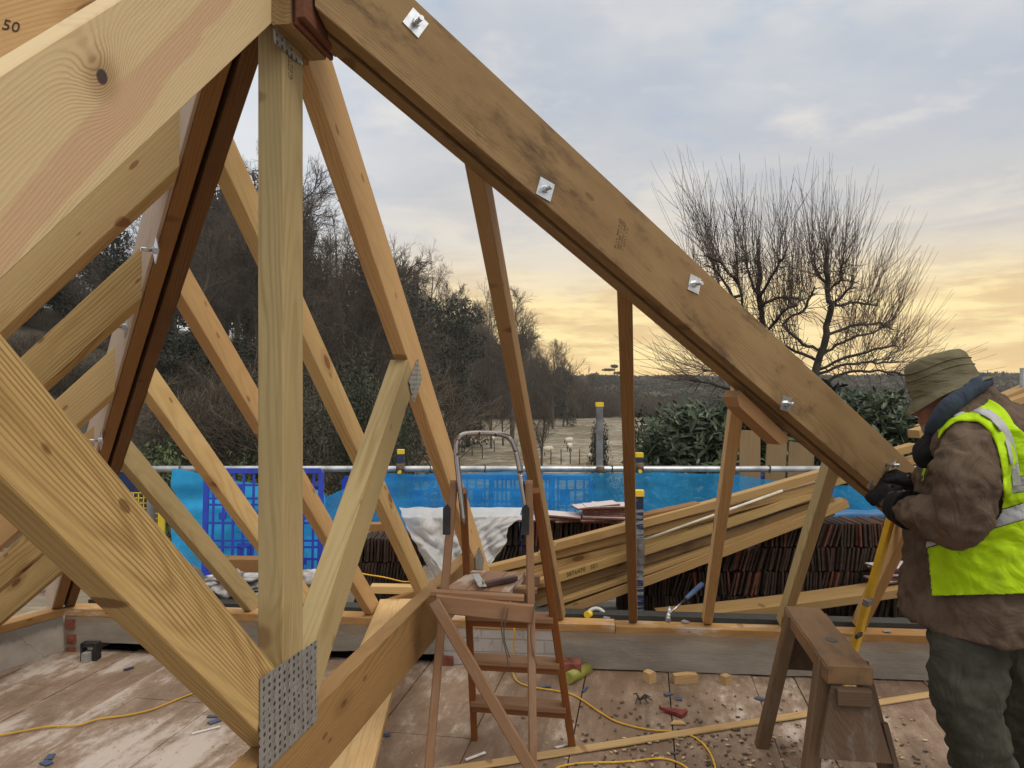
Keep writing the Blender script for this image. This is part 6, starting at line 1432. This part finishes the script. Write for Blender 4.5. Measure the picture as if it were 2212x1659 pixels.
def build_person():
    Yb = 2.50
    base = V((1.66, 2.6, 0)); per_label = 'worker in khaki hat, brown jacket and yellow high visibility vest tightening a bolt'
    s_ = Yb/1661
    # torso rings: centre (x, y), height z, half depth a (front to back, along x), half breadth b (along y)
    def ring(u, v, a, b, Y=2.56): p = P(u, v, Y); return (p.x, p.y, p.z, a, b)
    rings = [ring(2124, 1345, 0.246, 0.268), ring(2124, 1300, 0.246, 0.266), ring(2121, 1240, 0.230, 0.25), ring(2118, 1160, 0.212, 0.236), ring(2122, 1080, 0.198, 0.240), ring(2130, 1010, 0.186, 0.246),
             ring(2134, 950, 0.168, 0.240), ring(2130, 905, 0.140, 0.215), ring(2120, 872, 0.108, 0.165), ring(2106, 850, 0.078, 0.105), ring(2092, 832, 0.064, 0.078)]
    R = spline(rings, 10)
    def torso(k, th, off=0.0):
        x, y, z, a, b = R[k]; c, s = math.cos(th), math.sin(th); e = 0.86
        cx = math.copysign(abs(c)**e, c); sy = math.copysign(abs(s)**e, s); return V((x+(a+off)*cx, y+(b+off)*sy, z))
    def loft(mb, off, N=56):
        vs = [torso(k, 2*math.pi*i/N, off) for k in range(len(R)) for i in range(N)]
        fs = [(k*N+i, k*N+(i+1) % N, (k+1)*N+(i+1) % N, (k+1)*N+i) for k in range(len(R)-1) for i in range(N)]
        fs += [tuple(range(N))[::-1], tuple((len(R)-1)*N+i for i in range(N))]; mb.add(vs, fs, True)
    def tubep(mb, pts, n=20, sub=6):
        q = spline([(*p, r) for p, r in pts], sub); mb.tube([V(a[:3]) for a in q], [a[3] for a in q], n)
        ball(mb, q[0][:3], q[0][3]*0.98, 8); ball(mb, q[-1][:3], q[-1][3]*0.98, 8)
    nearArm = [(P(2095, 968, 2.33), 0.098), (P(2090, 1020, 2.27), 0.103), (P(2085, 1080, 2.25), 0.099), (P(2078, 1128, 2.25), 0.086), (P(2040, 1130, 2.32), 0.078), (P(1995, 1112, 2.44), 0.067), (P(1952, 1098, 2.58), 0.056), (P(1930, 1090, 2.66), 0.052)]
    farArm = [(P(2092, 955, 2.76), 0.090), (P(2068, 1010, 2.86), 0.085), (P(2050, 1060, 2.92), 0.075), (P(2015, 1058, 2.93), 0.060), (P(1985, 1050, 2.92), 0.048)]
    nearLeg = [(P(2100, 1318, 2.49), 0.118), (P(2088, 1390, 2.46), 0.120), (P(2088, 1480, 2.43), 0.112), (P(2104, 1560, 2.42), 0.102), (P(2124, 1650, 2.45), 0.096), (P(2140, 1730, 2.48), 0.088), (P(2150, 1800, 2.5), 0.090)]
    farLeg = [(P(2150, 1318, 2.66), 0.130), (P(2172, 1400, 2.68), 0.124), (P(2198, 1490, 2.70), 0.110), (P(2222, 1570, 2.73), 0.100), (P(2244, 1650, 2.78), 0.092), (P(2256, 1705, 2.8), 0.09)]
    # body: one continuous figure, mostly inside the clothes
    b = MB(); loft(b, -0.05)
    for pts in (nearArm, farArm, nearLeg, farLeg): tubep(b, [(p, r*0.62) for p, r in pts], 12, 4)
    hd = P(2040, 858, 2.53); tilt = Matrix.Rotation(-0.30, 3, 'Y') @ Matrix.Rotation(-0.35, 3, 'Z')      # facing left, away and down
    H = lambda x, y, z: hd+tilt @ V((x, y, z))                                                            # -x is forward
    ball(b, H(0.01, 0, 0.03), (0.092, 0.074, 0.088)); ball(b, H(-0.028, 0, -0.035), (0.062, 0.060, 0.075)); ball(b, H(-0.055, 0, -0.085), (0.036, 0.040, 0.03))
    b.tube([H(-0.075, 0, 0.022), H(-0.110, 0, -0.020), H(-0.088, 0, -0.034)], [0.011, 0.014, 0.010], 8)
    for s in (-1, 1):
        ball(b, H(-0.058, s*0.034, -0.020), (0.030, 0.024, 0.028)); ball(b, H(-0.074, s*0.030, 0.030), (0.018, 0.024, 0.010)); ball(b, H(0.012, s*0.074, -0.004), (0.018, 0.010, 0.031))
    ball(b, H(-0.084, 0, -0.062), (0.014, 0.024, 0.007)); ball(b, H(-0.082, 0, -0.076), (0.013, 0.022, 0.007))
    b.tube([H(0.015, 0, -0.03), P(2085, 905, 2.54), P(2110, 935, 2.56)], [0.058, 0.062, 0.09], 14)
    def hand(mb, wrist, palm, up, r=1.0, curl=0.9, grip=None, thumb_dir=1):
        """palm and five fingers; wrist -> palm gives the pointing direction, up the back of the hand"""
        d = (palm-wrist).normalized(); up = (up-d*up.dot(d)).normalized(); sd = d.cross(up)
        mb.tube([wrist, wrist.lerp(palm, 0.5)], [0.030*r, 0.034*r], 10); ball(mb, wrist, 0.030*r, 8)
        for q in (-0.028, -0.009, 0.010, 0.028): mb.tube([wrist.lerp(palm, 0.35)+sd*q*0.7, palm+sd*q], [0.017*r, 0.015*r], 8); ball(mb, palm+sd*q, 0.0152*r, 6)
        for i, (q, L) in enumerate(((-0.030, 0.070), (-0.010, 0.082), (0.011, 0.078), (0.030, 0.062))):
            p = palm+sd*q; a = d.copy(); pts = [p]
            for k, f in enumerate((0.46, 0.32, 0.22)):
                a = (Matrix.Rotation(-(curl*(0.75, 0.95, 0.6)[k]+0.08*i), 3, sd) @ a).normalized(); p = p+a*L*f; pts.append(p)
            mb.tube(pts, [0.0125*r, 0.0115*r, 0.0105*r, 0.009*r], 8)
            for p in pts: ball(mb, p, 0.0105*r, 6)
        p = wrist.lerp(palm, 0.35)+sd*0.030*thumb_dir; q = p+(d*0.55+sd*0.6*thumb_dir-up*0.45).normalized()*0.042; w_ = q+(d*0.95-up*0.35).normalized()*0.034
        mb.tube([p, q, w_], [0.0165*r, 0.0135*r, 0.010*r], 8); ball(mb, q, 0.0135*r, 6); ball(mb, w_, 0.010*r, 6)
    nw, np_ = P(1932, 1090, 2.66), P(1893, 1062, 2.75); fw, fp_ = P(1978, 1046, 2.91), P(1935, 1030, 2.93)
    hand(b, nw, np_, V((-0.5, -0.6, 0.45)), 0.92, 0.85); hand(b, fw, fp_, V((0.1, -0.5, 0.9)), 0.92, 0.6, thumb_dir=1)
    person = voxel(b, 'person', SKIN, 0.0065, None, 1, mw=frame(base, (1, 0, 0))); props(person, per_label, 'person')
    def fold(p, k=1.0): return k*(-0.011*abs(mnoise.noise(V((p.x*9+p.z*7, p.y*9, p.z*15-p.x*11))))+0.004*mnoise.noise(V((p.x*34+p.z*20, p.y*30, p.z*38)))+0.010*mnoise.noise(V((p.x*7, p.y*7, p.z*11)))+0.006*mnoise.noise(V((p.x*18+p.z*9, p.y*14, p.z*22)))-0.007*abs(mnoise.noise(V((p.x*6+p.z*7, p.y*6, p.z*9-p.x*8)))))
    # beard, eyes
    m = MB(); ball(m, H(-0.048, 0, -0.088), (0.046, 0.050, 0.040)); ball(m, H(-0.020, -0.045, -0.06), (0.035, 0.018, 0.04)); ball(m, H(-0.020, 0.045, -0.06), (0.035, 0.018, 0.04)); voxel(m, 'beard', BEARD, 0.006, person, 1, lambda p: 0.003*mnoise.noise(p*90))
    for s in (-1, 1):
        m = MB(); ball(m, H(-0.082, s*0.030, 0.012), 0.011, 8); m.build('eye', plain('eye', (0.45, 0.42, 0.40), 0.3), person)
    # trousers
    m = MB()
    for pts in (nearLeg, farLeg): tubep(m, pts)
    ball(m, P(2125, 1320, 2.57), (0.18, 0.20, 0.12)); voxel(m, 'trousers', TROUS, 0.011, person, 2, lambda p: fold(p, 1.5))
    # boots
    for (pp, dx) in ((P(2150, 1812, 2.5), -1), (P(2256, 1712, 2.8), -1)):
        g = V((pp.x, pp.y, 0)); m = MB(); m.tube([g+V((0.02, 0, 0.16)), g+V((0.0, 0, 0.06))], [0.07, 0.065], 14); ball(m, g+V((-0.03, 0, 0.052)), (0.11, 0.052, 0.05)); ball(m, g+V((-0.11, 0.01, 0.045)), (0.075, 0.052, 0.042)); m.box(g+V((-0.05, 0, 0.014)), (0.25, 0.092, 0.028))
        voxel(m, 'boot', plain('boot_leather', (0.06, 0.045, 0.035), 0.7), 0.009, person, 1)
    # jacket with both sleeves, collar
    m = MB(); loft(m, 0.0)
    for pts in (nearArm, farArm): tubep(m, pts)
    ball(m, P(2100, 945, 2.40), (0.10, 0.09, 0.085)); ball(m, P(2100, 935, 2.68), (0.10, 0.09, 0.08))
    jk = voxel(m, 'jacket', JACKET, 0.010, person, 2, lambda p: fold(p, 1.6))
    m = MB(); cu = spline([(*P(2140, 856, 2.56), 0.026), (*P(2118, 866, 2.44), 0.028), (*P(2080, 896, 2.40), 0.030), (*P(2044, 940, 2.41), 0.032), (*P(2020, 982, 2.45), 0.028)], 6)
    m.tube([V(a[:3]) for a in cu], [a[3] for a in cu], 12); cu2 = spline([(*P(2136, 846, 2.56), 0.028), (*P(2110, 850, 2.66), 0.030), (*P(2060, 880, 2.68), 0.03), (*P(2022, 950, 2.60), 0.03)], 6); m.tube([V(a[:3]) for a in cu2], [a[3] for a in cu2], 12)
    voxel(m, 'collar', JACKET, 0.008, jk, 2, lambda p: fold(p, 0.7))
    m = MB(); m.tube([P(1968, 1103, 2.54), P(1958, 1100, 2.565)], [0.066, 0.064], 16); m.build('cuff_strap', BLACKC, jk)
    # blue hood round the neck and chin, black scarf below it
    m = MB(); c3 = spline([(*P(2126, 822, 2.55), 0.030), (*P(2112, 832, 2.45), 0.030), (*P(2080, 855, 2.41), 0.031), (*P(2046, 884, 2.405), 0.030), (*P(2022, 915, 2.43), 0.028), (*P(2008, 935, 2.50), 0.020)], 6); m.tube([V(a[:3]) for a in c3], [a[3] for a in c3], 12)
    c4 = spline([(*P(2124, 822, 2.55), 0.026), (*P(2100, 838, 2.63), 0.028), (*P(2060, 870, 2.64), 0.028), (*P(2024, 925, 2.58), 0.02)], 6); m.tube([V(a[:3]) for a in c4], [a[3] for a in c4], 12)
    voxel(m, 'hood', HOOD, 0.007, person, 2, lambda p: fold(p, 0.6))
    m = MB(); c5 = spline([(*P(2034, 925, 2.47), 0.030), (*P(2012, 955, 2.47), 0.036), (*P(1996, 985, 2.47), 0.036), (*P(2000, 1012, 2.47), 0.022)], 6); m.tube([V(a[:3]) for a in c5], [a[3] for a in c5], 14); ball(m, P(1994, 978, 2.47), (0.030, 0.04, 0.042))
    voxel(m, 'scarf', BLACKC, 0.008, person, 2, lambda p: fold(p, 0.6))
    # gloves: the same hands, a little larger
    m = MB(); hand(m, nw, np_, V((-0.5, -0.6, 0.45)), 1.12, 0.85); m.tube([P(1956, 1100, 2.585), P(1940, 1094, 2.635), nw], [0.060, 0.056, 0.042], 14); voxel(m, 'glove', BLACKC, 0.0042, person, 1, lambda p: 0.0012*mnoise.noise(p*60))
    m = MB(); hand(m, fw, fp_, V((0.1, -0.5, 0.9)), 1.12, 0.6); m.tube([P(1995, 1050, 2.91), fw], [0.044, 0.036], 14); voxel(m, 'glove', BLACKC, 0.0042, person, 1, lambda p: 0.0012*mnoise.noise(p*60))
    # vest: shell over the torso, open at the armhole, with reflective bands
    NA, NK = 300, 4; R2 = spline(rings, 44)
    def tor(Rk, th, off):
        x, y, z, a, b = Rk; c, s = math.cos(th), math.sin(th); e = 0.86
        q = V((x+(a+off)*math.copysign(abs(c)**e, c), y+(b+off)*math.copysign(abs(s)**e, s), z)); return q+V((q.x-x, q.y-y, 0)).normalized()*fold(q, 1.1)
    def uv(p): return 1106+1661*p.x/p.y, 829.5-1661*(p.z-CAMZ)/p.y
    arm_poly = [(2000, 1170), (1990, 1060), (2002, 1010), (2030, 962), (2060, 934), (2098, 936), (2136, 968), (2158, 1010), (2168, 1060), (2160, 1110), (2120, 1170)]
    def inside(u, v, poly):
        c = False; j = len(poly)-1
        for i in range(len(poly)):
            (xi, yi), (xj, yj) = poly[i], poly[j]
            if (yi > v) != (yj > v) and u < (xj-xi)*(v-yi)/(yj-yi)+xi: c = not c
            j = i
        return c
    def kind(p, y0):
        near = p.y < y0; u, v = uv(p if near else V((p.x, 2*y0-p.y, p.z)))
        hem = 1288-(0.02*(u-2010)); neck = interp([(1990, 1000), (2010, 975), (2040, 908), (2065, 878), (2100, 862), (2135, 866), (2180, 905), (2230, 950), (2300, 990)], u)
        if v > hem or v < neck or u < interp([(870, 2038), (960, 2004), (1020, 1990), (1100, 1996), (1290, 2012)], v): return 0
        if inside(u, v, arm_poly): return 0
        if not near and p.x < P(2124, 900, 2.56).x+0.03: return 0
        b1 = 1182-0.29*(u-2010); 
        if b1-36 < v < b1: return 2
        b2 = 1073-0.16*(u-2150)
        if u > 2120 and b2-34 < v < b2: return 2
        sl = interp([(2030, 960), (2060, 908), (2090, 893), (2130, 905), (2170, 950), (2192, 1000), (2200, 1050), (2212, 1090)], u)
        if v < 1040 and abs(v-sl) < (11 if u < 2110 else 15) and u > 2050: return 2
        return 1
    pts = {}; fy = MB(); fr = MB()
    for k in range(len(R2)-1):
        for i in range(NA):
            t0, t1 = 2*math.pi*i/NA, 2*math.pi*(i+1)/NA; qs = []
            c = tor(R2[k], (t0+t1)/2, 0.02); kd = kind(c, R2[k][1])
            if kd:
                qs = [(k, i), (k, (i+1) % NA), (k+1, (i+1) % NA), (k+1, i)]
                pts.setdefault(kd, []).append(qs)
    for kd, nm, mt, off in ((1, 'vest', HIVIS, 0.021), (2, 'reflective_band', REFL, 0.0225)):
        idx = {}; vs = []; fs = []
        for qs in pts.get(kd, []):
            f = []
            for (k, i) in qs:
                if (k, i) not in idx: idx[(k, i)] = len(vs); vs.append(tor(R2[k], 2*math.pi*i/NA, off))
                f.append(idx[(k, i)])
            fs.append(tuple(f))
        mb = MB().add(vs, fs, True); o = mb.build(nm, mt, person if kd == 1 else vest)
        if kd == 1: vest = o
        md = o.modifiers.new('solid', 'SOLIDIFY'); md.thickness = 0.003; md.offset = -1
        md = o.modifiers.new('soft', 'SMOOTH'); md.iterations = 8
    # shoulder strap: laid over the sleeve head, with its grey stripe
    from mathutils.bvhtree import BVHTree
    bm = bmesh.new(); bm.from_mesh(jk.data); mw = world_of(jk); bm.transform(mw); bvh = BVHTree.FromBMesh(bm); eye = V((0, 0, CAMZ))
    def onjk(u, v, off):
        d = (P(u, v, 1.0)-eye).normalized(); h = bvh.ray_cast(eye, d)
        if h[0] is None: return None
        return h[0]+h[1]*off
    for nm, mt, off, par, cl in (('vest_strap', HIVIS, 0.008, vest, [(2026, 945, 6), (2036, 924, 16), (2058, 898, 32), (2088, 886, 50), (2122, 886, 54), (2152, 906, 56), (2174, 944, 52), (2187, 990, 50), (2193, 1040, 52), (2197, 1085, 54)]),
                                 ('strap_band', REFL, 0.026, vest, [(2060, 897, 12), (2088, 884, 14), (2122, 888, 16), (2154, 910, 17), (2178, 948, 17), (2190, 1000, 17), (2196, 1050, 17)])):
        c = spline(cl, 9); uvs = []; dep = []; NW = 11
        for i, (u, v, w_) in enumerate(c):
            a, b_ = c[max(0, i-1)], c[min(len(c)-1, i+1)]; d = V((b_[0]-a[0], b_[1]-a[1])).normalized(); r_ = []; dr = []
            for k in range(NW):
                uu, vv = u-d.y*w_*(k/(NW-1)-0.5), v+d.x*w_*(k/(NW-1)-0.5); q = onjk(uu, vv, 0.0); r_.append((uu, vv)); dr.append(q.y if q is not None else 9.0)
            uvs.append(r_); dep.append(dr)
        n = len(c); m0 = min(min(r) for r in dep); dep = [[d if d < m0+0.45 else None for d in r] for r in dep]
        def nb(a, i, k, ri, rk): return [a[x][y] for x in range(max(0, i-ri), min(n, i+ri+1)) for y in range(max(0, k-rk), min(NW, k+rk+1)) if a[x][y] is not None]
        mn = [[min(nb(dep, i, k, 1, 1) or [m0+0.15]) for k in range(NW)] for i in range(n)]
        sm = [[(lambda z: sum(z)/len(z))(nb(mn, i, k, 2, 2)) for k in range(NW)] for i in range(n)]
        vs = [P(uvs[i][k][0], uvs[i][k][1], min(sm[i][k], mn[i][k]+0.004)-off) for i in range(n) for k in range(NW)]
        fs = [(i*NW+k, i*NW+k+1, (i+1)*NW+k+1, (i+1)*NW+k) for i in range(n-1) for k in range(NW-1)]
        o = MB().add(vs, fs, True).build(nm, mt, par); md = o.modifiers.new('solid', 'SOLIDIFY'); md.thickness = 0.003
    bm.free()
    # bucket hat, pulled down and tilted forward
    hc = P(2042, 838, 2.53); hm = Matrix.Translation(hc) @ Matrix.Rotation(-0.26, 4, 'Y') @ Matrix.Rotation(-0.20, 4, 'X') @ Matrix.Diagonal((1.10, 0.90, 1.0, 1.0))
    prof = [(0.0, 0.116), (0.05, 0.114), (0.080, 0.107), (0.090, 0.095), (0.094, 0.075), (0.098, 0.05), (0.102, 0.02), (0.104, 0.0), (0.110, -0.004), (0.121, -0.009), (0.132, -0.015), (0.1355, -0.018), (0.132, -0.019), (0.117, -0.011), (0.104, -0.006), (0.096, 0.0), (0.09, 0.05)]
    N = 56; vs = []; fs = []
    for j, (r, z) in enumerate(prof):
        for i in range(N):
            a = 2*math.pi*i/N; rr = r*(1+0.03*mnoise.noise(V((math.cos(a)*2, math.sin(a)*2, z*14)))); zz = z
            if 7 <= j <= 14:
                front = max(0, -math.cos(a)); zz -= front**2*0.030*(j-6)/4 if j < 12 else front**2*0.030; rr *= 1-0.05*front
                zz += 0.010*max(0, math.cos(a))
            if j <= 6: zz += 0.010*mnoise.noise(V((math.cos(a)*1.5, math.sin(a)*1.5, 2)))-0.008*abs(mnoise.noise(V((math.cos(a)*2+z*10, math.sin(a)*2, z*26))))
            vs.append(hm @ V((rr*math.cos(a), rr*math.sin(a), zz)))
    fo = []; fi = []
    for j in range(len(prof)-1):
        for i in range(N): (fo if j < 11 else fi).append((j*N+i, j*N+(i+1) % N, (j+1)*N+(i+1) % N, (j+1)*N+i))
    hat = MB().add(vs, fo, True).build('hat', HAT, person); MB().add(vs, fi, True).build('hat_lining', HATIN, hat)
    for z in (0.052, 0.075):                                                                              # stitched seams round the crown
        MB().tube([hm @ V((0.0985*math.cos(a)*(1.0 if z < 0.06 else 0.975), 0.0985*math.sin(a)*(1.0 if z < 0.06 else 0.975), z+0.004*math.sin(a*3))) for a in [2*math.pi*i/48 for i in range(49)]], 0.0022, 5, cap=False).build('seam', HAT, hat)
    # washer and plate the worker is fixing
    t = frame(onV(1916, 1003, HR0+HRN*0.113, HRD), (HRD+UP*HRS), HRN)
    e = empty('bolt_set', t.translation, 'loose washer and nut on a bolt being fixed to the hip at the gloved hands', 'bolt')
    M = t @ Matrix.Rotation(0.9, 4, 'Y') @ Matrix.Rotation(0.3, 4, 'X'); m = MB().box((0, 0, 0.012), (0.05, 0.05, 0.003)); o = m.build('washer_plate', zinc); o.matrix_basis = M; setparent(o, e)
    m = MB(); m.tube([(0, 0, -0.01), (0, 0, 0.05)], 0.006, 10); o = m.build('threaded_rod', zinc); o.matrix_basis = t; setparent(o, e)
    m = MB(); m.tube([(0, 0, 0.02), (0, 0, 0.032)], 0.0115, 6, smooth=False); o = m.build('nut', zinc); o.matrix_basis = t; setparent(o, e)
    m = MB(); p = P(1880, 1046, 2.78); m.box((0, 0, 0), (0.042, 0.010, 0.004)); o = m.build('spanner', zinc); o.matrix_basis = frame(p, P(1890, 1034, 2.80)-P(1871, 1056, 2.76), (0.3, -0.9, 0.2)); props(o, 'bright steel spanner end held in the nearer black glove', 'spanner')
build_person()
